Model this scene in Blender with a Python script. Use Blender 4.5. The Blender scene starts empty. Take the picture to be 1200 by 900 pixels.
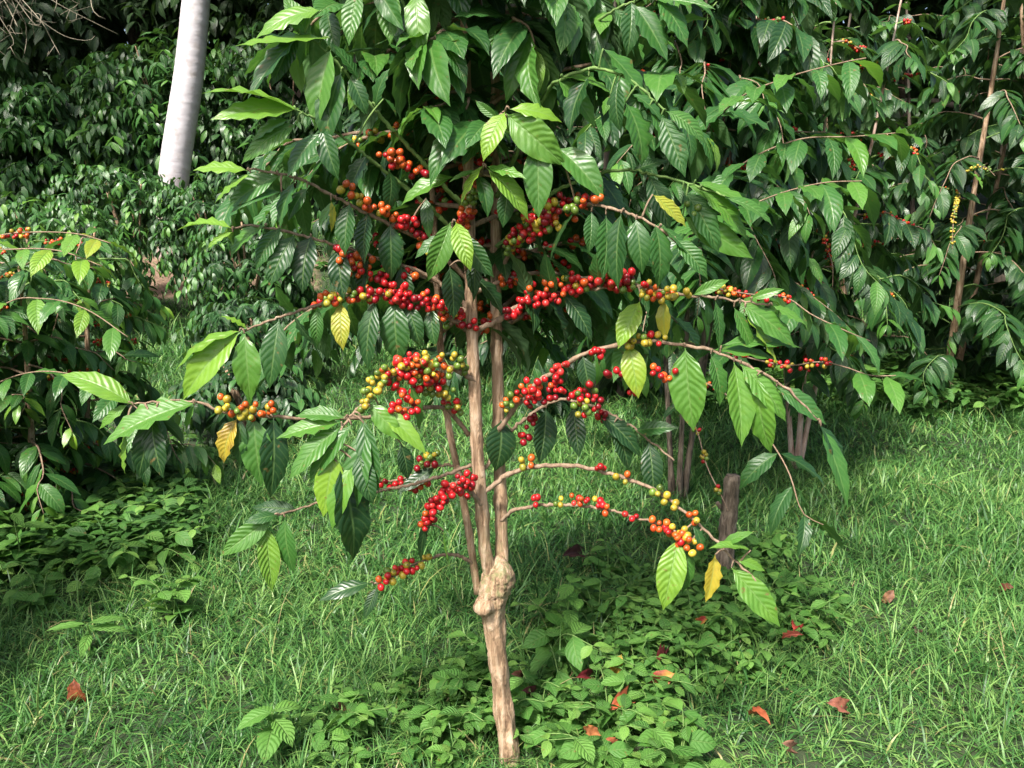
import bpy, math
import numpy as np

# ------------------------------------------------------------------ basics
sc = bpy.context.scene
COL = sc.collection
rs = np.random.RandomState(11)
F = 942.0
PITCH = math.radians(11.0)
CAM_H = 1.20
cp, sp_ = math.cos(PITCH), math.sin(PITCH)
TY = 1.64                      # distance of the middle tree from the camera


def at(px, py, Y):
    """point of the line of sight through photo pixel (px,py) at distance Y"""
    dx = (px - 600) / F
    dy = (450 - py) / F
    r = np.array([dx, cp + dy * sp_, -sp_ + dy * cp])
    return r * (Y / r[1]) + np.array([0, 0, CAM_H])


def on_ground(px, py, z=0.0):
    dx = (px - 600) / F
    dy = (450 - py) / F
    r = np.array([dx, cp + dy * sp_, -sp_ + dy * cp])
    return r * ((z - CAM_H) / r[2]) + np.array([0, 0, CAM_H])


def gz(x, y):
    x = np.asarray(x, float)
    y = np.asarray(y, float)
    b = np.clip((y - 8.5) / 6.5, 0, 1)
    b = b * b * (3 - 2 * b) * 1.8 + np.clip(y - 19, 0, 26) * .34
    w = 0.012 * np.sin(x * 2.1 + 1.3) * np.sin(y * 1.7 + .4) + 0.010 * np.sin(x * 5.3 + y * 3.1) + 0.03 * np.sin(x * .6 + 2) * np.sin(y * .5)
    return b + w - 0.01


def nrm(a):
    a = np.asarray(a, float)
    return a / np.maximum(np.linalg.norm(a, axis=-1, keepdims=True), 1e-9)


# ------------------------------------------------------------------ materials
def new_mat(name):
    m = bpy.data.materials.new(name)
    m.use_nodes = True
    nt = m.node_tree
    nt.nodes.clear()
    return m, nt


def N(nt, typ, **kw):
    n = nt.nodes.new(typ)
    for k, v in kw.items():
        setattr(n, k, v)
    return n


def math_node(nt, op, a, b=None, c=None):
    n = N(nt, 'ShaderNodeMath', operation=op)
    for i, v in enumerate((a, b, c)):
        if v is None:
            continue
        if isinstance(v, (int, float)):
            n.inputs[i].default_value = v
        else:
            nt.links.new(v, n.inputs[i])
    return n.outputs[0]


def mixc(nt, fac, a, b, blend='MIX'):
    n = N(nt, 'ShaderNodeMix', data_type='RGBA', blend_type=blend)
    for sock, v in ((n.inputs[0], fac), (n.inputs[6], a), (n.inputs[7], b)):
        if isinstance(v, (int, float)):
            sock.default_value = v
        elif isinstance(v, tuple):
            sock.default_value = (*v, 1) if len(v) == 3 else v
        else:
            nt.links.new(v, sock)
    return n.outputs[2]


def ramp(nt, fac, stops):
    n = N(nt, 'ShaderNodeValToRGB')
    e = n.color_ramp.elements
    while len(e) < len(stops):
        e.new(0.5)
    for i, (p, c) in enumerate(stops):
        e[i].position = p
        e[i].color = (*c, 1)
    nt.links.new(fac, n.inputs[0])
    return n.outputs[0]


# colour of a leaf by its age, dark end also used as painted shade: 0 old dark, .5 full green, .75 young, .9 yellow, 1 brown
LEAF_STOPS = [(0.0, (.007, .028, .010)), (0.25, (.015, .058, .015)), (0.45, (.034, .118, .022)),
              (0.62, (.080, .205, .026)), (0.76, (.17, .31, .026)), (0.86, (.30, .30, .030)), (0.93, (.38, .30, .030)), (1.0, (.14, .045, .02))]


def leaf_material(name, stops, rough=.36, trans=.28, veins=8.5, bump=.40, spec=.48):
    m, nt = new_mat(name)
    at_ = N(nt, 'ShaderNodeAttribute', attribute_name='luv')
    tin = N(nt, 'ShaderNodeAttribute', attribute_name='tint')
    sep = N(nt, 'ShaderNodeSeparateXYZ')
    nt.links.new(at_.outputs['Vector'], sep.inputs[0])
    u, v, rnd = sep.outputs
    av = math_node(nt, 'ABSOLUTE', v)
    # lateral veins run forward from the midrib; the blade is puffed between them
    ph = math_node(nt, 'SUBTRACT', math_node(nt, 'MULTIPLY', u, veins), math_node(nt, 'MULTIPLY', math_node(nt, 'POWER', av, 1.25), 1.9))
    ph = math_node(nt, 'ADD', ph, math_node(nt, 'MULTIPLY', math_node(nt, 'GREATER_THAN', v, 0.0), .45))
    nz = N(nt, 'ShaderNodeTexNoise')
    nz.inputs['Scale'].default_value = 30
    nz.inputs['Detail'].default_value = 2
    ng = N(nt, 'ShaderNodeNewGeometry')
    nt.links.new(ng.outputs['Position'], nz.inputs['Vector'])
    ph = math_node(nt, 'ADD', ph, math_node(nt, 'MULTIPLY', math_node(nt, 'SUBTRACT', nz.outputs['Fac'], .5), .9))
    ph = math_node(nt, 'ADD', ph, math_node(nt, 'MULTIPLY', math_node(nt, 'MULTIPLY', u, rnd), 2.2))
    wave = math_node(nt, 'COSINE', math_node(nt, 'MULTIPLY', ph, 2 * math.pi))
    wave01 = math_node(nt, 'MULTIPLY_ADD', wave, .5, .5)              # 1 at a vein
    vein = math_node(nt, 'POWER', wave01, 9.0)
    mid = N(nt, 'ShaderNodeMapRange')
    nt.links.new(av, mid.inputs[0])
    mid.inputs[1].default_value = .03
    mid.inputs[2].default_value = .10
    mid.inputs[3].default_value = 1
    mid.inputs[4].default_value = 0
    midf = mid.outputs[0]
    noi = N(nt, 'ShaderNodeTexNoise')
    noi.inputs['Scale'].default_value = 38
    noi.inputs['Detail'].default_value = 3
    geo = N(nt, 'ShaderNodeNewGeometry')
    nt.links.new(geo.outputs['Position'], noi.inputs['Vector'])
    age = math_node(nt, 'ADD', tin.outputs['Fac'], math_node(nt, 'MULTIPLY', math_node(nt, 'SUBTRACT', noi.outputs['Fac'], .5), .12))
    col = ramp(nt, age, stops)
    veincol = mixc(nt, .55, col, (.16, .27, .08))
    vf = math_node(nt, 'MAXIMUM', math_node(nt, 'MULTIPLY', vein, .26), math_node(nt, 'MULTIPLY', midf, .75))
    col = mixc(nt, vf, col, veincol)
    # small brown blemishes and chewed spots
    sp2 = N(nt, 'ShaderNodeTexNoise')
    sp2.inputs['Scale'].default_value = 75
    sp2.inputs['Detail'].default_value = 4
    nt.links.new(geo.outputs['Position'], sp2.inputs['Vector'])
    sf = ramp(nt, sp2.outputs['Fac'], [(.66, (0, 0, 0)), (.72, (1, 1, 1))])
    col = mixc(nt, math_node(nt, 'MULTIPLY', sf, .7), col, (.16, .10, .035))
    # paler, duller underside
    under = mixc(nt, .35, col, (.10, .17, .075))
    col2 = mixc(nt, geo.outputs['Backfacing'], col, under)
    h = math_node(nt, 'SUBTRACT', math_node(nt, 'SUBTRACT', 1.0, wave01), math_node(nt, 'MULTIPLY', midf, 1.1))
    bp = N(nt, 'ShaderNodeBump')
    nt.links.new(math_node(nt, 'MULTIPLY', math_node(nt, 'ADD', rnd, .35), bump), bp.inputs['Strength'])
    bp.inputs['Distance'].default_value = .0022
    nt.links.new(h, bp.inputs['Height'])
    pr = N(nt, 'ShaderNodeBsdfPrincipled')
    nt.links.new(col2, pr.inputs['Base Color'])
    rr = math_node(nt, 'ADD', math_node(nt, 'MULTIPLY_ADD', geo.outputs['Backfacing'], .22, rough - .03), math_node(nt, 'MULTIPLY', rnd, .14))
    nt.links.new(rr, pr.inputs['Roughness'])
    pr.inputs['Specular IOR Level'].default_value = spec
    nt.links.new(bp.outputs[0], pr.inputs['Normal'])
    tr = N(nt, 'ShaderNodeBsdfTranslucent')
    tcol = mixc(nt, .5, col, (.20, .42, .02), 'ADD')
    tcol = mixc(nt, .55, col, tcol)
    nt.links.new(tcol, tr.inputs['Color'])
    mx = N(nt, 'ShaderNodeMixShader')
    mx.inputs[0].default_value = trans
    nt.links.new(pr.outputs[0], mx.inputs[1])
    nt.links.new(tr.outputs[0], mx.inputs[2])
    out = N(nt, 'ShaderNodeOutputMaterial')
    nt.links.new(mx.outputs[0], out.inputs[0])
    return m


def bark_material(name, c0, c1, c2, scale=60, lichen=None, stretch=.22, bump=.7):
    m, nt = new_mat(name)
    tc = N(nt, 'ShaderNodeTexCoord')
    mp = N(nt, 'ShaderNodeMapping')
    mp.inputs['Scale'].default_value = (1, 1, stretch)
    nt.links.new(tc.outputs['Object'], mp.inputs[0])
    n1 = N(nt, 'ShaderNodeTexNoise')
    n1.inputs['Scale'].default_value = scale
    n1.inputs['Detail'].default_value = 8
    n1.inputs['Roughness'].default_value = .65
    n1.inputs['Distortion'].default_value = .6
    nt.links.new(mp.outputs[0], n1.inputs[0])
    n2 = N(nt, 'ShaderNodeTexNoise')
    n2.inputs['Scale'].default_value = scale * .3
    n2.inputs['Detail'].default_value = 5
    nt.links.new(tc.outputs['Object'], n2.inputs[0])
    col = ramp(nt, n1.outputs['Fac'], [(.36, c0), (.49, c1), (.66, c2)])
    col = mixc(nt, math_node(nt, 'MULTIPLY', n2.outputs['Fac'], .55), col, c0)
    if lichen:
        n3 = N(nt, 'ShaderNodeTexNoise')
        n3.inputs['Scale'].default_value = scale * .9
        n3.inputs['Detail'].default_value = 8
        n3.inputs['Roughness'].default_value = .7
        nt.links.new(tc.outputs['Object'], n3.inputs[0])
        f = ramp(nt, n3.outputs['Fac'], [(.46, (0, 0, 0)), (.62, (1, 1, 1))])
        li = N(nt, 'ShaderNodeAttribute', attribute_name='lichen')
        f = math_node(nt, 'MULTIPLY', f, li.outputs['Fac'])
        col = mixc(nt, f, col, lichen)
    bp = N(nt, 'ShaderNodeBump')
    bp.inputs['Strength'].default_value = bump
    bp.inputs['Distance'].default_value = .007
    hh = math_node(nt, 'ADD', n1.outputs['Fac'], math_node(nt, 'MULTIPLY', n2.outputs['Fac'], .6))
    nt.links.new(hh, bp.inputs['Height'])
    pr = N(nt, 'ShaderNodeBsdfPrincipled')
    pr.inputs['Roughness'].default_value = .85
    nt.links.new(col, pr.inputs['Base Color'])
    nt.links.new(bp.outputs[0], pr.inputs['Normal'])
    out = N(nt, 'ShaderNodeOutputMaterial')
    nt.links.new(pr.outputs[0], out.inputs[0])
    return m


def attr_material(name, rough=.3, spec=.5, sss=0.0, noise=.25, nscale=120, bump=0.0):
    """colour comes from the 'col' attribute, broken up by noise"""
    m, nt = new_mat(name)
    a = N(nt, 'ShaderNodeAttribute', attribute_name='col')
    tc = N(nt, 'ShaderNodeTexCoord')
    n1 = N(nt, 'ShaderNodeTexNoise')
    n1.inputs['Scale'].default_value = nscale
    n1.inputs['Detail'].default_value = 4
    nt.links.new(tc.outputs['Object'], n1.inputs[0])
    dark = mixc(nt, 1.0, a.outputs['Color'], (.45, .42, .40), 'MULTIPLY')
    f = ramp(nt, n1.outputs['Fac'], [(.42, (0, 0, 0)), (.68, (1, 1, 1))])
    col = mixc(nt, math_node(nt, 'MULTIPLY', f, noise), a.outputs['Color'], dark)
    pr = N(nt, 'ShaderNodeBsdfPrincipled')
    pr.inputs['Roughness'].default_value = rough
    pr.inputs['Specular IOR Level'].default_value = spec
    if sss:
        pr.inputs['Subsurface Weight'].default_value = sss
        pr.inputs['Subsurface Radius'].default_value = (.004, .002, .001)
    nt.links.new(col, pr.inputs['Base Color'])
    if bump:
        bp = N(nt, 'ShaderNodeBump')
        bp.inputs['Strength'].default_value = bump
        bp.inputs['Distance'].default_value = .003
        nt.links.new(n1.outputs['Fac'], bp.inputs['Height'])
        nt.links.new(bp.outputs[0], pr.inputs['Normal'])
    out = N(nt, 'ShaderNodeOutputMaterial')
    nt.links.new(pr.outputs[0], out.inputs[0])
    return m


def grass_material():
    m, nt = new_mat('grass_blades')
    tin = N(nt, 'ShaderNodeAttribute', attribute_name='tint')
    at_ = N(nt, 'ShaderNodeAttribute', attribute_name='luv')
    sep = N(nt, 'ShaderNodeSeparateXYZ')
    nt.links.new(at_.outputs['Vector'], sep.inputs[0])
    col = ramp(nt, tin.outputs['Fac'], [(0, (.013, .053, .014)), (.35, (.042, .134, .031)), (.65, (.102, .238, .056)), (.85, (.20, .345, .092)), (.95, (.28, .30, .10)), (1.0, (.34, .28, .14))])
    pr = N(nt, 'ShaderNodeBsdfPrincipled')
    pr.inputs['Roughness'].default_value = .42
    pr.inputs['Specular IOR Level'].default_value = .34
    nt.links.new(col, pr.inputs['Base Color'])
    tr = N(nt, 'ShaderNodeBsdfTranslucent')
    nt.links.new(mixc(nt, .5, col, (.07, .22, .03)), tr.inputs['Color'])
    mx = N(nt, 'ShaderNodeMixShader')
    mx.inputs[0].default_value = .3
    nt.links.new(pr.outputs[0], mx.inputs[1])
    nt.links.new(tr.outputs[0], mx.inputs[2])
    out = N(nt, 'ShaderNodeOutputMaterial')
    nt.links.new(mx.outputs[0], out.inputs[0])
    return m


def ground_material():
    m, nt = new_mat('lawn_soil')
    tc = N(nt, 'ShaderNodeTexCoord')
    n1 = N(nt, 'ShaderNodeTexNoise')
    n1.inputs['Scale'].default_value = 9
    n1.inputs['Detail'].default_value = 10
    n1.inputs['Roughness'].default_value = .7
    nt.links.new(tc.outputs['Object'], n1.inputs[0])
    n2 = N(nt, 'ShaderNodeTexNoise')
    n2.inputs['Scale'].default_value = 1.1
    n2.inputs['Detail'].default_value = 5
    nt.links.new(tc.outputs['Object'], n2.inputs[0])
    col = ramp(nt, n1.outputs['Fac'], [(.3, (.012, .020, .008)), (.5, (.022, .042, .013)), (.7, (.050, .055, .024))])
    red = ramp(nt, n1.outputs['Fac'], [(.3, (.085, .050, .032)), (.5, (.155, .098, .066)), (.7, (.24, .165, .115))])
    so = N(nt, 'ShaderNodeAttribute', attribute_name='soil')
    f = math_node(nt, 'ADD', so.outputs['Fac'], math_node(nt, 'MULTIPLY', math_node(nt, 'SUBTRACT', n2.outputs['Fac'], .5), .8))
    f = ramp(nt, f, [(.45, (0, 0, 0)), (.6, (1, 1, 1))])
    col = mixc(nt, f, col, red)
    bp = N(nt, 'ShaderNodeBump')
    bp.inputs['Strength'].default_value = .8
    bp.inputs['Distance'].default_value = .02
    nt.links.new(n1.outputs['Fac'], bp.inputs['Height'])
    pr = N(nt, 'ShaderNodeBsdfPrincipled')
    pr.inputs['Roughness'].default_value = .95
    nt.links.new(col, pr.inputs['Base Color'])
    nt.links.new(bp.outputs[0], pr.inputs['Normal'])
    out = N(nt, 'ShaderNodeOutputMaterial')
    nt.links.new(pr.outputs[0], out.inputs[0])
    return m


def palm_material():
    m, nt = new_mat('palm_bark')
    tc = N(nt, 'ShaderNodeTexCoord')
    mp = N(nt, 'ShaderNodeMapping')
    mp.inputs['Scale'].default_value = (1.2, 1.2, 4.0)
    nt.links.new(tc.outputs['Object'], mp.inputs[0])
    n1 = N(nt, 'ShaderNodeTexNoise')
    n1.inputs['Scale'].default_value = 2.6
    n1.inputs['Detail'].default_value = 7
    nt.links.new(mp.outputs[0], n1.inputs[0])
    n2 = N(nt, 'ShaderNodeTexNoise')
    n2.inputs['Scale'].default_value = 9
    n2.inputs['Detail'].default_value = 6
    nt.links.new(tc.outputs['Object'], n2.inputs[0])
    col = ramp(nt, n1.outputs['Fac'], [(.25, (.36, .335, .365)), (.45, (.46, .435, .465)), (.7, (.52, .50, .53))])
    f = ramp(nt, n2.outputs['Fac'], [(.52, (0, 0, 0)), (.72, (1, 1, 1))])
    col = mixc(nt, math_node(nt, 'MULTIPLY', f, .5), col, (.30, .25, .21))
    low = N(nt, 'ShaderNodeAttribute', attribute_name='lichen')
    col = mixc(nt, math_node(nt, 'MULTIPLY', low.outputs['Fac'], math_node(nt, 'MULTIPLY_ADD', n2.outputs['Fac'], .6, .5)), col, (.20, .135, .09))
    bp = N(nt, 'ShaderNodeBump')
    bp.inputs['Strength'].default_value = .5
    bp.inputs['Distance'].default_value = .02
    nt.links.new(n1.outputs['Fac'], bp.inputs['Height'])
    pr = N(nt, 'ShaderNodeBsdfPrincipled')
    pr.inputs['Roughness'].default_value = .7
    nt.links.new(col, pr.inputs['Base Color'])
    nt.links.new(bp.outputs[0], pr.inputs['Normal'])
    out = N(nt, 'ShaderNodeOutputMaterial')
    nt.links.new(pr.outputs[0], out.inputs[0])
    return m


M_LEAF = leaf_material('coffee_leaf', LEAF_STOPS)
M_LEAF_FAR = leaf_material('coffee_leaf_distant', LEAF_STOPS, rough=.36, trans=.18, bump=.4, spec=.48)
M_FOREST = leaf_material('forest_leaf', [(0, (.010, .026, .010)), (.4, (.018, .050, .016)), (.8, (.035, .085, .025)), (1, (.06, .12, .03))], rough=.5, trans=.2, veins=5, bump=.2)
M_WEED = leaf_material('weed_leaf', [(0, (.028, .090, .018)), (.4, (.066, .180, .032)), (.75, (.115, .255, .046)), (1, (.18, .32, .06))], rough=.55, trans=.3, veins=6, bump=.8, spec=.3)
M_BARK = bark_material('coffee_bark', (.13, .075, .042), (.40, .265, .16), (.66, .50, .36), 85, lichen=(.20, .19, .085), stretch=.16, bump=1.2)
M_TWIG = bark_material('coffee_twig', (.13, .085, .055), (.25, .17, .11), (.36, .27, .19), 90)
M_GREENTWIG = bark_material('green_twig', (.07, .13, .03), (.12, .22, .05), (.20, .29, .09), 90, bump=.2)
M_BARKDARK = bark_material('old_bark', (.030, .024, .018), (.075, .058, .042), (.14, .11, .085), 26)
M_STUMP = bark_material('weathered_wood', (.030, .022, .015), (.14, .105, .075), (.32, .26, .20), 60, bump=1.3)
M_PALEBARK = bark_material('pale_bark', (.24, .15, .11), (.42, .31, .25), (.60, .50, .43), 40)
M_CHERRY = attr_material('coffee_cherry', rough=.33, spec=.42, noise=.55, nscale=110)
M_FALLEN = attr_material('fallen_leaf', rough=.6, spec=.3, noise=.9, nscale=60, bump=.4)
M_DRY = bark_material('dry_vine', (.12, .10, .07), (.24, .21, .15), (.36, .33, .25), 40)
M_GRASS = grass_material()
M_GROUND = ground_material()
M_PALM = palm_material()


# ------------------------------------------------------------------ mesh helpers
def mesh_obj(name, V, Q, mat, attrs=None, parent=None, loc=None, smooth=True):
    """V (n,3) world coordinates, Q list of (m,4)/(m,3) index arrays -> ONE object"""
    me = bpy.data.meshes.new(name)
    V = np.asarray(V, np.float32)
    if not isinstance(Q, list):
        Q = [Q]
    Q = [np.asarray(q, np.int32) for q in Q if len(q)]
    nl = sum(q.size for q in Q)
    nf = sum(len(q) for q in Q)
    loc = np.zeros(3) if loc is None else np.asarray(loc, float)
    me.vertices.add(len(V))
    me.vertices.foreach_set('co', (V - loc.astype(np.float32)).ravel())
    me.loops.add(nl)
    me.polygons.add(nf)
    me.loops.foreach_set('vertex_index', np.concatenate([q.ravel() for q in Q]))
    starts, s = [], 0
    for q in Q:
        starts.append(s + np.arange(len(q)) * q.shape[1])
        s += q.size
    me.polygons.foreach_set('loop_start', np.concatenate(starts).astype(np.int32))
    me.polygons.foreach_set('use_smooth', np.full(nf, smooth))
    for k, a in (attrs or {}).items():
        a = np.asarray(a, np.float32)
        if a.ndim == 1:
            at_ = me.attributes.new(k, 'FLOAT', 'POINT')
            at_.data.foreach_set('value', a)
        elif a.shape[1] == 4:
            at_ = me.attributes.new(k, 'FLOAT_COLOR', 'POINT')
            at_.data.foreach_set('color', a.ravel())
        else:
            at_ = me.attributes.new(k, 'FLOAT_VECTOR', 'POINT')
            at_.data.foreach_set('vector', a.ravel())
    me.update(calc_edges=True)
    me.materials.append(mat)
    o = bpy.data.objects.new(name, me)
    COL.objects.link(o)
    if parent is not None:
        o.parent = parent
        # children sit at the world place given
        pw = parent_world(parent)
        o.location = tuple(loc - pw)
    else:
        o.location = tuple(loc)
    return o


WORLD = {}


def parent_world(o):
    p = np.zeros(3)
    while o is not None:
        p = p + np.array(o.location)
        o = o.parent
    return p


def thing(name, label, cat, loc, group=None):
    o = bpy.data.objects.new(name, None)
    o.empty_display_size = .1
    COL.objects.link(o)
    o.location = tuple(loc)
    o['label'] = label
    o['category'] = cat
    if group:
        o['group'] = group
    return o


def tag(o, label=None, cat=None, group=None, kind=None):
    for k, v in (('label', label), ('category', cat), ('group', group), ('kind', kind)):
        if v:
            o[k] = v
    return o


def spline(P, n):
    """Catmull-Rom through P, n points, even in arc length"""
    P = np.asarray(P, float)
    if len(P) == 2:
        t = np.linspace(0, 1, n)[:, None]
        return P[0] * (1 - t) + P[1] * t
    E = np.vstack([2 * P[0] - P[1], P, 2 * P[-1] - P[-2]])
    out = []
    for i in range(1, len(E) - 2):
        t = np.linspace(0, 1, 12, endpoint=(i == len(E) - 3))[:, None]
        a, b, c, d = E[i - 1], E[i], E[i + 1], E[i + 2]
        out.append(.5 * (2 * b + (c - a) * t + (2 * a - 5 * b + 4 * c - d) * t ** 2 + (3 * b - a - 3 * c + d) * t ** 3))
    C = np.vstack(out)
    L = np.concatenate([[0], np.cumsum(np.linalg.norm(np.diff(C, axis=0), axis=1))])
    s = np.linspace(0, L[-1], n)
    return np.stack([np.interp(s, L, C[:, k]) for k in range(3)], 1)


class Tubes:
    """several tubes that belong to one part"""

    def __init__(self):
        self.V, self.Q, self.n, self.lich = [], [], 0, []

    def add(self, P, R, sides=8, jit=0.0, rng=rs, lichen=None):
        P = np.asarray(P, float)
        R = np.asarray(R, float)
        R = np.broadcast_to(R[:, None] if R.ndim == 1 else R, (len(P), sides))
        T = nrm(np.gradient(P, axis=0))
        ref = np.array([0, 0, 1.0]) if abs(T[:, 2]).mean() < .8 else np.array([0, 1.0, 0])
        A = nrm(np.cross(T, ref))
        B = np.cross(T, A)
        th = np.linspace(0, 2 * np.pi, sides, endpoint=False)
        rad = R * (1 + (jit * rng.randn(len(P), sides) if jit else 0))
        V = P[:, None] + rad[..., None] * (np.cos(th)[None, :, None] * A[:, None] + np.sin(th)[None, :, None] * B[:, None])
        n = len(P)
        i = np.arange(n - 1)[:, None] * sides
        j = np.arange(sides)[None]
        k = (np.arange(sides) + 1) % sides
        q = np.stack([i + j, i + k[None], i + sides + k[None], i + sides + j], -1).reshape(-1, 4) + self.n
        caps = np.stack([np.full(sides, n * sides), k, np.arange(sides)], 1)
        cape = np.stack([np.full(sides, n * sides + 1), (n - 1) * sides + np.arange(sides), (n - 1) * sides + k], 1)
        self.Q.append((q, np.vstack([caps, cape]) + self.n))
        self.V.append(np.vstack([V.reshape(-1, 3), P[:1], P[-1:]]))
        nv = n * sides + 2
        self.lich.append(np.full(nv, 0.0) if lichen is None else np.concatenate([np.repeat(lichen, sides), lichen[[0, -1]]]))
        self.n += nv

    def data(self):
        return np.vstack(self.V), [np.vstack([q[0] for q in self.Q]), np.vstack([q[1] for q in self.Q])], {'lichen': np.concatenate(self.lich)}

    def build(self, name, mat, parent=None, loc=None):
        V, Q, A = self.data()
        return mesh_obj(name, V, Q, mat, A, parent, loc)


U_HI = np.array([0, .035, .07, .13, .20, .30, .40, .50, .60, .70, .78, .85, .90, .95, 1.0])
W_HI = np.array([.035, .035, .16, .44, .68, .90, 1.0, 1.0, .92, .76, .58, .40, .24, .11, .01])
U_MID = np.array([0, .06, .2, .4, .6, .8, .92, 1.0])
W_MID = np.array([.04, .1, .68, 1.0, .92, .55, .2, .01])
U_LO = np.array([0, .12, .42, .75, 1.0])
W_LO = np.array([.05, .5, 1.0, .66, .01])


class Leaves:
    def __init__(self):
        self.r = []

    def add(self, P, T, Nn, L, W=None, droop=.8, tint=.4, fold=.25, wavy=.06):
        self.r.append((*P, *T, *Nn, L, L * .40 if W is None else W, droop, tint, fold, wavy))

    def arrays(self, lod=2, rng=rs):
        A = np.array(self.r, float)
        n = len(A)
        U, Wp = ((U_LO, W_LO), (U_MID, W_MID), (U_HI, W_HI))[lod]
        v = (np.array([-1, 0, 1.0]), np.array([-1, -.5, 0, .5, 1]), np.array([-1, -.66, -.33, 0, .33, .66, 1]))[lod]
        P, T, Nn = A[:, 0:3], nrm(A[:, 3:6]), A[:, 6:9]
        Nn = nrm(Nn - (Nn * T).sum(1, keepdims=True) * T)
        S = np.cross(T, Nn)
        L, W, dr, tint, fold, wavy = A[:, 9:].T
        dr = np.where(np.abs(dr) < .02, .02, dr)
        a = dr[:, None] * U[None]
        c = L[:, None, None] * ((np.sin(a) / dr[:, None])[..., None] * T[:, None] - ((1 - np.cos(a)) / dr[:, None])[..., None] * Nn[:, None])
        Nu = np.cos(a)[..., None] * Nn[:, None] + np.sin(a)[..., None] * T[:, None]
        ph = rng.rand(n, 2) * 6.28
        fr = 3.2 + rng.rand(n) * 2.0
        wob = np.where(v[None, None] < 0, np.sin(6.283 * fr[:, None, None] * U[None, :, None] + ph[:, :1, None]), np.sin(6.283 * fr[:, None, None] * U[None, :, None] + ph[:, 1:, None]))
        half = (W[:, None] * .5 * Wp[None])[..., None]                       # n,nu,1
        lat = v[None, None] * half * np.cos(fold)[:, None, None]
        up = np.abs(v)[None, None] * half * np.sin(fold)[:, None, None] + wob * (wavy * W)[:, None, None] * (v ** 2)[None, None] * Wp[None, :, None]
        # blade edges of the coffee leaf curl down a little
        up = up - .10 * half * (v ** 4)[None, None]
        V = c[:, :, None] + S[:, None, None] * lat[..., None] + Nu[:, :, None] * up[..., None] + P[:, None, None]
        nu, nv = len(U), len(v)
        luv = np.empty((n, nu, nv, 3))
        luv[..., 0] = U[None, :, None]
        luv[..., 1] = v[None, None]
        luv[..., 2] = rng.rand(n)[:, None, None]
        tt = np.broadcast_to(tint[:, None, None], (n, nu, nv))
        i = np.arange(nu - 1)[:, None] * nv
        j = np.arange(nv - 1)[None]
        q = np.stack([i + j, i + j + 1, i + nv + j + 1, i + nv + j], -1).reshape(-1, 4)
        Q = (q[None] + (np.arange(n) * nu * nv)[:, None, None]).reshape(-1, 4)
        return V.reshape(-1, 3), Q, luv.reshape(-1, 3), tt.reshape(-1)

    def build(self, name, mat, parent=None, loc=None, lod=2):
        V, Q, luv, tt = self.arrays(lod)
        return mesh_obj(name, V, Q, mat, {'luv': luv, 'tint': tt}, parent, loc)


# ---- a berry: slightly oval ball with a small dark eye at its tip
def _berry_unit(seg=10, ring=7):
    V = [(0, 0, 1)]
    for r in range(1, ring):
        p = math.pi * r / ring
        for s in range(seg):
            t = 2 * math.pi * s / seg
            V.append((math.sin(p) * math.cos(t), math.sin(p) * math.sin(t), math.cos(p)))
    V.append((0, 0, -1))
    V = np.array(V)
    q, t3 = [], []
    for s in range(seg):
        t3.append((0, 1 + s, 1 + (s + 1) % seg))
        b = 1 + (ring - 2) * seg
        t3.append((len(V) - 1, b + (s + 1) % seg, b + s))
    for r in range(ring - 2):
        for s in range(seg):
            a = 1 + r * seg
            q.append((a + s, a + seg + s, a + seg + (s + 1) % seg, a + (s + 1) % seg))
    return V, np.array(q), np.array(t3)


BU = _berry_unit()
BERRY_COLS = {'r': (.46, .012, .016), 'd': (.24, .006, .014), 'o': (.56, .105, .015), 'y': (.46, .34, .035), 'g': (.12, .20, .03), 'b': (.10, .02, .012), 'p': (.58, .035, .03)}


class Berries:
    def __init__(self):
        self.items = []

    def add(self, c, axis, r, key):
        self.items.append((np.asarray(c, float), nrm(axis), r, key))

    def build(self, name, parent, loc=None):
        V, q, t3 = [], [], []
        C = []
        bv, bq, bt = BU
        for i, (c, ax, r, key) in enumerate(self.items):
            ref = np.array([1, 0, 0]) if abs(ax[0]) < .8 else np.array([0, 1, 0])
            a = nrm(np.cross(ax, ref))
            b = np.cross(ax, a)
            M = np.stack([a, b, ax * 1.13], 0)
            V.append(c + r * bv @ M)
            q.append(bq + i * len(bv))
            t3.append(bt + i * len(bv))
            col = np.array(BERRY_COLS[key]) * (.62 + .5 * rs.rand())
            # one flank ripens first
            side = bv[:, 0] * .5 + .5
            if key in 'oy':
                tgt = np.array(BERRY_COLS['r' if key == 'o' else 'g'])
                k = (.55 * rs.rand()) * side[:, None]
                cc = col[None] * (1 - k) + tgt[None] * k
            else:
                cc = np.repeat(col[None], len(bv), 0)
            cc = np.hstack([cc, np.ones((len(bv), 1))])
            cc[0] = (.03, .02, .012, 1)
            C.append(cc)
        return mesh_obj(name, np.vstack(V), [np.vstack(q), np.vstack(t3)], M_CHERRY, {'col': np.vstack(C)}, parent, loc)


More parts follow.
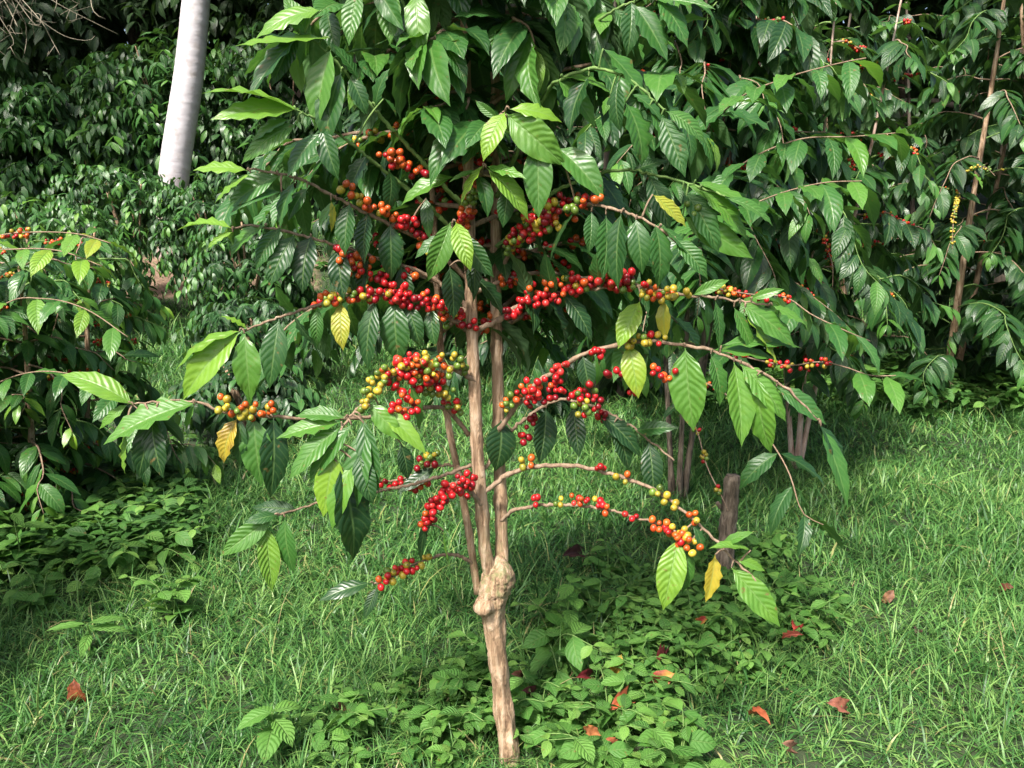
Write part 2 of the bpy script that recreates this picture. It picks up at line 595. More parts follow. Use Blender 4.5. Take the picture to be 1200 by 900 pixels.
def cluster(parent, P, t, n, mix, r=.0071, rng=rs):
    """cherries packed round a branch node P with branch direction t"""
    b = Berries()
    t = nrm(t)
    ref = np.array([0, 0, 1.0])
    s = nrm(np.cross(t, ref))
    u = np.cross(s, t)
    placed = []
    for k in range(n):
        for tr in range(14):
            al = rng.uniform(-1, 1) * (.006 + .0022 * n)
            th = rng.uniform(0, 6.283)
            rr = r * (1.02 + (.9 * rng.rand() if n > 6 else .25 * rng.rand()))
            d = math.cos(th) * s + math.sin(th) * u
            c = P + t * al + d * rr + np.array([0, 0, -.002])
            if all(np.linalg.norm(c - o) > r * 1.62 for o in placed):
                break
        else:
            continue
        placed.append(c)
        b.add(c, d + t * rng.uniform(-.3, .3), r * rng.uniform(.72, 1.14), mix[rng.randint(len(mix))])
    if b.items:
        return b.build('cherry_cluster', parent, P)


def leaf_pair(Lv, P, t, L, tint, rng=rs, droop=(.5, 1.3), spread=.85, hang=.25, prob=1.0, out=None):
    t = nrm(t)
    side = nrm(np.cross(t, [0, 0, 1.0]) + 1e-6)
    for s in (-1, 1):
        if rng.rand() > prob:
            continue
        d = nrm(t * rng.uniform(.35, .75) + s * side * spread + np.array([0, 0, -1]) * rng.uniform(0, hang * 2) + .12 * rng.randn(3))
        up = np.array([0, 0, 1.0]) + .35 * t + .22 * rng.randn(3) + s * side * .25
        l = L * rng.uniform(.72, 1.15)
        Lv.add(P, d, up, l, l * rng.uniform(.32, .42), rng.uniform(*droop), np.clip(tint + rng.uniform(-.13, .13), 0, .82), rng.uniform(.08, .45), rng.uniform(.04, .13))


# ------------------------------------------------------------------ generic coffee tree
def coffee_tree(label, base, stems, seed, z0, z1, reach, nb, leafL=.15, tint=.32, lod=1, cherries=0.0, group=None, mix='rrog',
                stem_mat=None, stem_r=.016, lower=1.0, leaf_mat=None, azr=None, node=.043, extra=None, name='coffee_tree', droopy=1.0):
    rng = np.random.RandomState(seed)
    bx, by = base
    bz = float(gz(bx, by))
    root = thing(name, label, 'coffee tree', (bx, by, bz), group)
    stem_mat = stem_mat or M_BARK
    paths = []
    for (dx, dy, lx, ly, h) in stems:
        P = spline([(bx + dx, by + dy, bz - .03), (bx + dx + lx * .35 + rng.randn() * .015, by + dy + ly * .35, bz + h * .35), (bx + dx + lx * .7, by + dy + ly * .7 + rng.randn() * .015, bz + h * .7), (bx + dx + lx, by + dy + ly, bz + h)], 28)
        R = np.linspace(stem_r, stem_r * .28, 28)
        R = R * (1 + .05 * rng.randn(28))
        R[:2] *= 1.25
        tb = Tubes()
        tb.add(P, R, 9, .05, rng)
        tb.build('stem', stem_mat, root, P[0])
        paths.append((P, R, h))
    for P, R, h in paths:                       # leafy leaders
        Lv = Leaves()
        for q in range(9):
            j = 27 - q
            leaf_pair(Lv, P[j] + .01 * rng.randn(3), np.array([math.cos(q * 1.6), math.sin(q * 1.6), .5]), leafL * (.6 + .05 * q), tint + .12, rng, spread=.9)
        Lv.build('foliage', leaf_mat or M_LEAF, root, P[-1], lod)
    per = nb // len(paths)
    for si, (P, R, h) in enumerate(paths):
        a0 = rng.rand() * 6.28
        for k in range(per):
            f = (k + rng.rand() * .5) / per
            z = z0 + (z1 - z0) * f
            i = int(np.clip(z / h * 27, 1, 26))
            S0 = P[i]
            az = a0 + k * 2.4 + rng.uniform(-.3, .3) if azr is None else rng.uniform(*azr)
            prof = (lower * (1 - f) + f * .5) if f > .25 else lower * (.75 + f)
            ln = reach * prof * rng.uniform(.75, 1.15)
            d = np.array([math.cos(az), math.sin(az), 0])
            s = np.linspace(0, 1, 7)[:, None]
            rise = rng.uniform(.15, .5)
            drop = rng.uniform(.38, .85) * droopy
            C = S0 + d * ln * (s - .18 * s ** 2) + np.array([0, 0, 1]) * ln * (rise * s - drop * s ** 2) + .02 * rng.randn(7, 3) * s
            C = spline(C, 22)
            arc = np.linalg.norm(np.diff(C, axis=0), axis=1).sum()
            tb = Tubes()
            tb.add(C, np.linspace(.0052, .0012, 22), 5)
            br = tb.build('branch', M_TWIG if rng.rand() < .5 else M_GREENTWIG, root, S0)
            Lv = Leaves()
            nn = max(4, int(arc / node))
            for q in range(nn):
                g = .22 + .78 * (q + .5) / nn
                j = min(21, int(g * 21))
                tn = C[min(j + 1, 21)] - C[max(j - 1, 0)]
                leaf_pair(Lv, C[j], tn, leafL * (1.0 if g < .85 else .7), tint + .16 * (g - .5) + (.14 if g > .9 else 0), rng, prob=.93)
            leaf_pair(Lv, C[21], C[21] - C[19], leafL * .55, tint + .25, rng, spread=.5)
            Lv.build('foliage', leaf_mat or M_LEAF, br, S0, lod)
            if cherries and rng.rand() < cherries:
                for g in np.arange(.15, rng.uniform(.4, .75), .085):
                    j = int(g * 21)
                    if rng.rand() < .8:
                        cluster(br, C[j], C[j + 1] - C[j - 1], rng.randint(3, 9), mix, rng=rng)
    return root


# ================================================================== the middle tree
BX, BY = at(597, 893, TY)[:2]
root = thing('coffee_tree', 'tall coffee tree with pale knotty trunk and many red cherries, foremost of all', 'coffee tree', (BX, BY, float(gz(BX, BY))))
rb = np.random.RandomState(5)


def pxpath(pts):
    return np.array([at(x, y, TY + d) for x, y, d in pts])


# --- knotty pruned trunk
P = spline(pxpath([(597, 908, 0), (596, 880, 0), (593, 850, .0), (588, 815, .005), (585, 780, 0), (580, 745, 0), (577, 715, 0), (579, 690, .005), (583, 672, .012), (586, 650, .02)]), 110)
u = np.linspace(0, 1, 110)
NS = 40
th_ = np.linspace(0, 2 * np.pi, NS, endpoint=False)
T_ = nrm(np.gradient(P, axis=0))
A_ = nrm(np.cross(T_, np.array([0, 1.0, 0])))
B_ = np.cross(T_, A_)
R = (.0215 - .002 * u)[:, None] * np.ones((1, NS))
R = R + (.003 * np.exp(-((u - .03) / .06) ** 2) + .005 * np.exp(-((u - .80) / .13) ** 2) + .004 * np.exp(-((u - .9) / .06) ** 2))[:, None]
# knots, burrs and the collar of the old cut: swellings on one side only
for px, py, dy, rise, w in ((604, 742, -.01, .012, .030), (612, 829, .0, .010, .028), (566, 783, -.012, .009, .026), (572, 838, -.012, .008, .03), (604, 690, -.015, .020, .034), (600, 672, -.015, .018, .030), (586, 700, -.06, .016, .040),
                           (583, 668, -.03, .014, .03), (606, 880, -.03, .008, .03), (565, 668, -.01, .012, .03), (566, 708, -.03, .022, .034), (590, 765, -.04, .006, .025), (600, 800, -.04, .006, .025), (580, 815, -.05, .006, .02), (592, 720, -.05, .008, .02), (585, 858, -.05, .006, .03)):
    c = at(px, py, TY + dy)
    surf = P[:, None] + R[..., None] * (np.cos(th_)[None, :, None] * A_[:, None] + np.sin(th_)[None, :, None] * B_[:, None])
    d2 = ((surf - c) ** 2).sum(-1)
    R = R + .60 * rise * np.exp(-d2 / w ** 2)
lump = sum(np.sin(th_[None] * m + ph_ + u[:, None] * k) for m, ph_, k in ((2, 1, 9), (3, 4, 17), (5, 2, -23), (4, 5, 31), (7, 3, 12)))
R = R * (1 + .026 * lump) * (1 + (.020 + .03 * np.exp(-((u - .85) / .1) ** 2))[:, None] * rb.randn(*R.shape)) * (1 + .016 * rb.randn(1, NS))
R[-6:] *= np.array([.97, .9, .8, .65, .5, .3])[:, None]
tb = Tubes()
tb.add(P, R, NS, 0, rb, lichen=np.clip((u - .70) * 6, 0.10, 1))
trunk = tb.build('trunk', M_BARK, root, P[0])
# sawn stub
q0, q1 = at(578, 712, TY - .005), at(562, 709, TY - .036)
s = np.linspace(0, 1, 12)
tb = Tubes()
tb.add(q0 + (q1 - q0) * s[:, None], np.interp(s, [0, .5, .8, .95, 1], [.019, .020, .022, .019, .012]) * (1 + .05 * rb.randn(12)), 18, .05, rb, lichen=np.full(12, .15))
sawn = tb.build('sawn_stub', M_BARK, trunk, q0)

# --- three stems
STEMS = {
    'A': ([(578, 690, .005), (568, 640, -.005), (564, 590, -.01), (559, 520, -.01), (556, 450, -.015), (553, 380, -.015), (551, 300, -.01), (549, 200, 0), (546, 80, .01), (543, -60, .02), (540, -200, .03), (538, -330, .04)], .0150, .0065),
    'B': ([(588, 675, .02), (588, 640, .03), (586, 560, .05), (584, 470, .06), (582, 400, .065), (581, 300, .07), (582, 180, .07), (580, 50, .08), (583, -100, .08), (590, -300, .09)], .0150, .006),
    'C': ([(560, 695, .01), (556, 670, .01), (549, 620, .015), (538, 560, .025), (526, 500, .04), (518, 430, .05), (513, 350, .06), (508, 250, .08), (498, 120, .1), (490, -60, .12)], .0085, .004),
}
SP = {}
for k, (pts, r0, r1) in STEMS.items():
    P = spline(pxpath(pts), 90)
    R = np.linspace(r0, r1, 90) * (1 + .03 * rb.randn(90))
    R[::9] *= 1.16                                           # old nodes
    tb = Tubes()
    tb.add(P, R, 12, .04, rb, lichen=np.clip(1 - np.linspace(0, 9, 90), 0, 1))
    tb.build('stem', M_BARK, root, P[0])
    SP[k] = P

# --- traced branches: points, base radius, leaves (base px, tip px, age, width), berries (px, py, n, colours)
BR = []


def B(pts, r=.006, leaves=(), berries=(), green=0.0, nodes=None):
    BR.append((pts, r, leaves, berries, green, nodes))


B([(553, 390, -.01), (530, 374, -.03), (500, 352, -.06), (440, 347, -.09), (390, 352, -.12), (340, 368, -.14), (285, 387, -.16)], .006,
  [(283, 388, 213, 432, .70, 1.0), (281, 389, 222, 460, .74, 1.1), (287, 391, 293, 462, .60, 1.15), (327, 374, 317, 447, .35, 1.0), (345, 370, 368, 400, .2, .8),
   (373, 360, 372, 402, .45, .8), (400, 355, 402, 405, .86, 1.0), (463, 352, 468, 420, .36, 1.25), (440, 352, 432, 425, .25, .9), (478, 355, 492, 402, .30, 1.0), (505, 360, 510, 402, .30, 1.0), (290, 386, 262, 372, .72, .8),
   (420, 350, 405, 318, .25, 1.0), (345, 366, 325, 336, .5, .9)],
  [(392, 347, 7, 'yygo'), (412, 345, 11, 'rroyy'), (440, 345, 15, 'rrrdp'), (464, 338, 8, 'rrop'), (488, 352, 15, 'rrrdp'), (513, 358, 11, 'rrpoy'), (520, 372, 4, 'gyo'), (546, 376, 7, 'rrd')])
B([(556, 388, -.01), (585, 374, -.02), (620, 352, -.04), (680, 340, -.07), (740, 335, -.09), (800, 345, -.12), (850, 350, -.14), (900, 358, -.16)], .006,
  [(867, 356, 925, 402, .58, 1.0), (872, 366, 906, 420, .78, 1.0), (860, 360, 880, 408, .5, .9), (838, 352, 842, 405, .45, .9), (905, 358, 940, 378, .6, .9), (880, 350, 915, 340, .6, .8), (812, 346, 850, 330, .55, .8),
   (705, 337, 700, 300, .4, 1.1), (750, 353, 727, 403, .77, 1.15), (778, 352, 780, 393, .84, 1.0), (650, 347, 640, 300, .3, 1.0), (620, 356, 598, 300, .3, 1.0), (660, 345, 690, 395, .2, .9), (640, 350, 660, 400, .15, 1.1)],
  [(605, 358, 8, 'rrd'), (637, 350, 13, 'rrdp'), (628, 338, 6, 'rpo'), (680, 330, 15, 'rrdp'), (672, 340, 5, 'rro'), (710, 328, 14, 'rrpo'), (738, 333, 12, 'rrrd'), (768, 342, 9, 'ooyr'), (792, 343, 6, 'ygy'), (725, 322, 7, 'rdg'), (650, 332, 5, 'yoog')])
B([(583, 545, .05), (572, 520, .03), (595, 490, .0), (620, 458, -.03), (660, 428, -.05), (700, 410, -.07), (760, 400, -.1), (830, 410, -.14), (880, 430, -.17), (920, 455, -.2), (958, 492, -.22)], .0062,
  [(803, 407, 812, 495, .58, 1.25), (833, 415, 842, 470, .50, 1.0), (860, 424, 868, 513, .62, 1.1), (867, 427, 915, 487, .60, 1.1), (887, 440, 902, 522, .62, 1.0), (910, 453, 962, 493, .42, 1.0), (960, 497, 988, 556, .20, .95),
   (962, 500, 990, 585, .45, .75), (835, 410, 905, 422, .52, .9), (845, 405, 930, 408, .55, .7), (737, 403, 747, 460, .78, 1.1), (683, 417, 690, 455, .15, 1.3), (605, 470, 612, 440, .2, 1.0)],
  [(612, 456, 6, 'rro'), (637, 450, 12, 'rrop'), (622, 468, 5, 'rd'), (655, 430, 4, 'rp'), (648, 460, 9, 'rrd'), (680, 462, 10, 'rrdg'), (690, 475, 8, 'rrd'), (700, 412, 4, 'rr'), (745, 398, 7, 'oyy'), (767, 397, 6, 'ryg'), (597, 470, 5, 'ygo'), (720, 438, 3, 'rd'), (778, 437, 6, 'rro'), (740, 455, 3, 'ror')])
B([(560, 560, .0), (600, 505, .03), (650, 470, .04), (700, 478, .02), (740, 500, .0), (790, 540, -.03)], .0045,
  [(640, 478, 633, 537, .12, 1.3), (672, 476, 678, 530, .1, 1.0), (700, 484, 745, 530, .22, 1.0), (720, 495, 735, 545, .15, 1.0), (587, 492, 581, 546, .12, 1.5), (745, 505, 790, 502, .28, .9), (760, 517, 765, 575, .15, 1.1)],
  [(622, 492, 4, 'rdd'), (615, 510, 3, 'rd'), (700, 485, 5, 'rd')])
B([(556, 445, -.02), (530, 432, -.05), (495, 428, -.09), (460, 440, -.13), (432, 468, -.17), (405, 495, -.2), (385, 535, -.22)], .006,
  [(400, 495, 332, 512, .60, 1.0), (400, 500, 345, 556, .52, 1.0), (412, 498, 368, 560, .50, .9), (392, 530, 380, 598, .74, 1.2), (415, 540, 392, 612, .60, 1.0), (420, 530, 436, 585, .28, 1.0), (433, 472, 468, 512, .66, 1.0),
   (445, 478, 494, 527, .70, .8), (480, 450, 490, 500, .55, .7), (398, 545, 412, 645, .12, 1.1), (430, 500, 418, 590, .45, 1.0), (405, 490, 352, 488, .55, .9), (470, 520, 477, 558, .15, 1.1), (425, 490, 442, 568, .35, .9)],
  [(437, 455, 14, 'yyyg'), (452, 440, 13, 'yoyr'), (465, 428, 13, 'rrpo'), (478, 424, 9, 'rop'), (490, 430, 12, 'yorg'), (505, 420, 9, 'ygyo'), (510, 436, 10, 'oyrg'), (475, 445, 8, 'rro'), (500, 450, 12, 'rrd'), (468, 472, 7, 'rro'), (480, 478, 6, 'rod'), (515, 457, 8, 'ryg'), (527, 470, 9, 'rro'), (535, 420, 3, 'yg'), (540, 432, 3, 'g')])
B([(549, 510, .0), (536, 494, -.01), (520, 478, -.03), (470, 480, -.08), (420, 490, -.12), (350, 490, -.17), (300, 487, -.2), (262, 482, -.22), (228, 471, -.23), (195, 470, -.24), (155, 474, -.25)], .005,
  [(157, 475, 80, 443, .68, .9), (230, 472, 133, 516, .58, 1.1), (150, 503, 147, 550, .66, .9), (185, 483, 165, 552, .10, 1.0), (178, 490, 190, 553, .12, 1.0), (228, 475, 219, 503, .60, .8), (278, 490, 264, 537, .93, 1.1), (297, 488, 305, 560, .48, 1.25),
   (320, 489, 317, 574, .15, 1.0), (283, 490, 282, 540, .25, .8), (150, 474, 120, 500, .66, .7)],
  [(272, 475, 6, 'oyg'), (288, 482, 6, 'yyo'), (303, 478, 7, 'ooy')])
B([(567, 578, -.01), (590, 560, -.02), (620, 548, -.04), (680, 547, -.07), (750, 567, -.11), (790, 590, -.14), (830, 625, -.17), (870, 665, -.2), (895, 690, -.21)], .0055,
  [(795, 630, 779, 706, .70, 1.1), (838, 650, 828, 700, .90, 1.0), (857, 665, 908, 727, .66, 1.05), (880, 645, 836, 643, .66, .8), (862, 655, 893, 668, .66, .8), (812, 612, 822, 650, .3, .7), (845, 640, 880, 625, .6, .7), (806, 640, 800, 690, .5, .8)],
  [(620, 540, 4, 'oyr'), (703, 546, 2, 'rr'), (728, 557, 2, 'yo'), (768, 572, 2, 'yg'), (786, 588, 3, 'ry'), (792, 625, 10, 'ooyr'), (806, 633, 7, 'oyr'), (812, 603, 3, 'oy')])
B([(587, 610, .03), (605, 597, .01), (640, 592, -.02), (700, 595, -.05), (760, 611, -.09), (790, 622, -.11), (808, 630, -.12)], .0042, [],
  [(630, 586, 2, 'rr'), (658, 586, 2, 'yg'), (680, 585, 5, 'rpo'), (695, 587, 3, 'yr'), (712, 596, 2, 'or'), (740, 603, 2, 'rp'), (772, 615, 5, 'roo')])
B([(570, 600, -.01), (555, 580, -.03), (535, 566, -.06), (520, 575, -.09), (505, 605, -.1), (496, 640, -.1)], .005,
  [(500, 612, 494, 655, .10, .7), (520, 622, 528, 662, .65, .6)],
  [(548, 560, 6, 'rrd'), (530, 575, 6, 'rrd'), (518, 580, 9, 'rrp'), (510, 592, 9, 'rrd'), (502, 606, 6, 'rro'), (540, 572, 7, 'rrd')])
B([(556, 660, .01), (530, 650, -.02), (495, 657, -.06), (460, 675, -.1), (438, 684, -.12)], .004,
  [(434, 683, 380, 702, .20, .8), (443, 687, 428, 722, .2, .8)], [(462, 671, 8, 'rro'), (474, 664, 6, 'rpr'), (452, 679, 4, 'oyr'), (497, 655, 2, 'yg')])
B([(562, 560, .0), (530, 545, .03), (500, 550, .05), (470, 562, .06), (435, 566, .07)], .0035, [(510, 548, 470, 575, .2, .8)],
  [(445, 563, 3, 'rd'), (463, 566, 5, 'rrd'), (492, 565, 6, 'rro'), (500, 540, 6, 'dgg'), (505, 535, 4, 'gyg')])
B([(552, 545, -.0), (510, 560, -.04), (450, 575, -.09), (380, 588, -.15), (328, 603, -.19)], .004,
  [(320, 606, 264, 647, .58, 1.0), (311, 615, 318, 685, .66, .95), (334, 606, 344, 665, .46, 1.0), (350, 598, 300, 595, .25, .8), (326, 604, 290, 612, .35, .9)], [])
# upper ones
B([(550, 250, 0), (500, 195, -.06), (440, 130, -.12), (400, 80, -.16), (370, 50, -.18), (345, 35, -.2)], .005,
  [(388, 57, 372, 143, .60, 1.1), (377, 12, 308, 42, .68, .9), (387, 45, 288, 53, .68, .75), (363, 48, 335, 0, .55, 1.0), (352, 40, 297, 108, .30, .9), (410, 90, 428, 130, .3, 1.1), (350, 38, 322, 95, .25, .9), (420, 95, 390, 55, .4, 1.1), (440, 125, 455, 85, .35, 1.0), (400, 85, 384, 165, .35, 1.1)], [], .7)
B([(551, 290, 0), (500, 240, -.05), (450, 200, -.1), (400, 160, -.16), (365, 138, -.2), (345, 128, -.22)], .005,
  [(347, 130, 248, 112, .70, .8), (350, 127, 258, 139, .70, .85), (377, 155, 341, 202, .40, 1.2), (348, 145, 290, 187, .58, .9), (400, 160, 372, 115, .4, 1.0), (378, 150, 395, 205, .3, 1.0), (457, 200, 453, 245, .18, 1.2), (450, 115, 463, 135, .3, 1.0), (430, 182, 412, 225, .22, 1.1), (340, 140, 300, 165, .6, .9)],
  [(458, 183, 6, 'oor'), (476, 191, 7, 'oor')], .6)
B([(551, 330, 0), (500, 285, -.04), (450, 260, -.09), (400, 235, -.14), (350, 210, -.18), (310, 200, -.21), (290, 200, -.22)], .005,
  [(290, 200, 233, 200, .70, .8), (294, 203, 256, 235, .66, .8), (327, 206, 273, 240, .50, 1.1), (330, 225, 276, 248, .4, .9), (345, 213, 330, 262, .4, 1.0), (395, 235, 375, 265, .55, .8), (410, 238, 405, 293, .30, 1.1), (432, 248, 428, 303, .25, 1.2), (457, 262, 458, 322, .25, 1.1), (500, 232, 503, 275, .4, .8), (388, 235, 388, 268, .88, .6), (360, 220, 340, 255, .4, 1.0)],
  [(433, 238, 7, 'ooy'), (411, 222, 4, 'ygo'), (482, 262, 10, 'rrd'), (455, 246, 5, 'oo'), (497, 285, 4, 'oyr'), (503, 205, 2, 'dr')], .3)
B([(552, 365, 0), (505, 325, -.03), (450, 305, -.07), (400, 290, -.11), (350, 275, -.15), (300, 265, -.18), (270, 268, -.2)], .005,
  [(273, 268, 214, 270, .68, .85), (273, 272, 246, 290, .70, .75), (313, 264, 274, 302, .55, 1.0), (330, 266, 303, 312, .38, 1.1), (365, 276, 356, 337, .12, 1.15), (345, 275, 318, 330, .3, 1.0), (395, 290, 402, 345, .15, 1.1), (430, 300, 425, 350, .2, 1.1), (470, 310, 480, 360, .2, 1.0)],
  [(410, 300, 8, 'oor'), (422, 316, 7, 'rro'), (405, 295, 4, 'od'), (443, 322, 4, 'rd'), (478, 318, 3, 'ro'), (428, 305, 5, 'ood')], .2)
B([(549, 190, .0), (565, 160, -.06), (580, 142, -.12), (592, 130, -.17)], .0045,
  [(592, 131, 569, 183, .72, 1.1), (593, 133, 655, 188, .66, 1.25), (597, 128, 652, 142, .68, .8), (630, 165, 631, 246, .50, 1.15), (575, 150, 545, 190, .4, 1.0), (557, 160, 546, 190, .87, .9), (585, 140, 560, 120, .5, .8)], [(570, 181, 3, 'ogr'), (518, 145, 3, 'gg')], .5)
B([(550, 270, -.0), (558, 225, -.08), (566, 197, -.15)], .0045,
  [(567, 193, 543, 235, .72, 1.0), (570, 197, 614, 252, .72, 1.0), (570, 195, 612, 208, .62, .8), (533, 207, 477, 237, .60, 1.0), (560, 200, 530, 212, .6, .7), (595, 220, 590, 262, .3, 1.1), (560, 205, 570, 250, .35, 1.0)],
  [(548, 246, 8, 'oorr'), (552, 232, 4, 'gg'), (543, 258, 5, 'oor'), (556, 218, 3, 'go')], .5)
B([(551, 330, -.02), (540, 290, -.09), (530, 262, -.14)], .0045,
  [(528, 260, 504, 322, .55, 1.1), (534, 260, 550, 312, .72, 1.0), (527, 312, 531, 368, .12, 1.1), (545, 300, 553, 350, .25, 1.0), (520, 275, 490, 300, .4, .9), (540, 275, 575, 320, .3, 1.0), (556, 325, 585, 365, .15, 1.1), (560, 300, 557, 345, .15, 1.0)], [], .3)
B([(581, 330, .06), (595, 300, .0), (610, 280, -.06), (640, 255, -.1), (680, 240, -.14), (720, 245, -.18), (765, 262, -.21), (800, 290, -.22)], .005,
  [(653, 173, 702, 228, .50, 1.25), (693, 248, 690, 292, .35, 1.0), (710, 252, 706, 320, .45, 1.2), (745, 258, 740, 300, .5, 1.0), (768, 263, 770, 330, .40, 1.0), (745, 256, 752, 315, .35, 1.0), (765, 228, 800, 262, .82, .9), (790, 280, 825, 322, .45, 1.0), (775, 265, 808, 300, .45, 1.0), (675, 245, 648, 300, .2, 1.1), (728, 250, 725, 330, .25, 1.1)],
  [(610, 270, 14, 'rrdp'), (622, 262, 14, 'rrdp'), (636, 248, 12, 'rrd'), (645, 240, 7, 'rrd'), (655, 257, 8, 'oor'), (600, 285, 7, 'ggy'), (692, 235, 5, 'ro'), (670, 240, 4, 'gog'), (632, 270, 8, 'rrd'), (605, 278, 8, 'rrd')], .4)
B([(582, 230, .05), (610, 170, -.04), (640, 110, -.1), (660, 92, -.15), (700, 80, -.17), (740, 95, -.19), (780, 130, -.21)], .005,
  [(653, 93, 693, 145, .58, 1.1), (657, 90, 715, 112, .60, .9), (715, 112, 708, 133, .6, 1.3), (707, 57, 752, 112, .45, 1.1), (733, 120, 750, 188, .46, 1.3), (760, 127, 783, 188, .45, 1.0), (740, 110, 772, 140, .35, 1.0), (690, 90, 670, 150, .2, 1.1), (725, 95, 728, 150, .3, 1.0), (780, 130, 822, 165, .5, 1.0), (775, 135, 800, 200, .38, 1.1)], [(515, 140, 2, 'gg')], .8)
B([(581, 130, .06), (620, 70, .0), (670, 45, -.05), (720, 12, -.12), (770, -10, -.16)], .005,
  [(720, 10, 744, 55, .40, 1.1), (743, 5, 778, 65, .42, 1.1), (770, -2, 802, 50, .45, 1.1), (690, 40, 720, 90, .35, 1.1), (660, 50, 640, 100, .2, 1.1), (760, 0, 830, 10, .5, .9), (690, 35, 660, -10, .35, 1.0), (740, 2, 735, 60, .3, 1.0)], [], .9)
B([(582, 290, .06), (650, 225, .04), (720, 200, .0), (770, 205, -.08), (815, 218, -.12), (850, 230, -.15)], .005,
  [(815, 213, 882, 247, .60, .8), (805, 217, 858, 245, .62, .7), (800, 253, 874, 298, .62, .9), (800, 222, 838, 290, .45, 1.0), (850, 232, 900, 262, .5, .8), (760, 205, 782, 265, .35, 1.1), (700, 205, 730, 250, .2, 1.1), (740, 202, 780, 190, .3, 1.0), (820, 222, 870, 275, .6, .9)], [(812, 244, 2, 'gg')], .6)
B([(547, 110, .01), (500, 50, -.05), (470, 0, -.1), (440, -30, -.14)], .0045,
  [(455, -15, 457, 45, .55, 1.1), (487, -10, 494, 62, .60, 1.0), (420, -12, 410, 47, .55, 1.0), (440, -20, 470, 30, .45, 1.0), (520, 60, 510, 110, .2, 1.1), (500, 40, 470, 80, .25, 1.1), (505, 45, 540, 70, .25, 1.0)], [], .7)


def nearest(C, px, py):
    """index of the path point nearest to photo pixel"""
    d = C - np.array([0, 0, CAM_H])
    yy = d[:, 1] * cp - d[:, 2] * sp_
    zz = d[:, 1] * sp_ + d[:, 2] * cp
    X = 600 + F * d[:, 0] / yy
    Y = 450 - F * zz / yy
    return int(np.argmin((X - px) ** 2 + (Y - py) ** 2))


rl = np.random.RandomState(21)
for pts, r, leaves, berries, green, nodes in BR:
    C = spline(pxpath(pts), 60)
    C[1:-1] += .0012 * rl.randn(58, 3)
    R = np.linspace(r, .0018, 60)
    R[::6] *= 1.3
    tb = Tubes()
    tb.add(C, R, 7, .04, rl)
    br_loc = C[0]
    Lv = Leaves()
    twigs = []
    for bx_, by_, tx_, ty_, age, wf in leaves:
        i = nearest(C, bx_, by_)
        Yb = C[i, 1]
        b0 = at(bx_, by_, Yb - .004)
        L2 = np.linalg.norm(at(tx_, ty_, Yb) - b0)
        dd = -rl.uniform(.0, .3) * L2 - (.25 * L2 if ty_ < by_ + 15 else 0) * (1 if rl.rand() < .6 else -.7)
        t0 = at(tx_, ty_, Yb + dd)
        if np.linalg.norm(b0 - C[i]) > .006:
            mid = (C[i] + b0) / 2 + np.array([0, -.004, .006])
            tb.add(spline([C[i], mid, b0], 8), np.linspace(.0022, .0014, 8), 5)
        T = t0 - b0
        L = np.linalg.norm(T)
        T = T / L
        # blade faces up and towards the open side; bows over along its length
        up = np.array([rl.uniform(-.35, .35), -.65, .75]) + .25 * rl.randn(3)
        if T[2] > .5:
            up = np.array([0, -.5, .3]) + .3 * rl.randn(3)
        up = up - up @ T * T
        up = nrm(up)
        dr = rl.uniform(.3, .95)
        # start direction is rotated back by half the droop so that the tip still ends at t0
        T0 = math.cos(dr / 2) * T + math.sin(dr / 2) * up
        up0 = math.cos(dr / 2) * up - math.sin(dr / 2) * T
        Lr = L * (dr / 2) / math.sin(dr / 2) * 1.12
        Lv.add(b0, T0, up0, Lr, Lr * .385 * wf * (.93 if L > .1 else 1.05), dr, min(age, 1) + rl.uniform(-.03, .03), rl.uniform(.1, .45), rl.uniform(.05, .13))
    br = tb.build('branch', M_GREENTWIG if green > .55 else M_TWIG, root, br_loc)
    if Lv.r:
        Lv.build('foliage', M_LEAF, br, br_loc, 2)
    for bx_, by_, n, mix in berries:
        i = nearest(C, bx_, by_)
        c = at(bx_, by_, C[i, 1] - .012)
        off = np.linalg.norm(c - C[i])
        if off > .03:
            c = C[i] + (c - C[i]) * 1.0
        cluster(br, c, C[min(i + 2, 59)] - C[max(i - 2, 0)], int(n * 1.25 + .5), mix + ('yg' if n > 7 and i % 2 else ''), rng=rl)

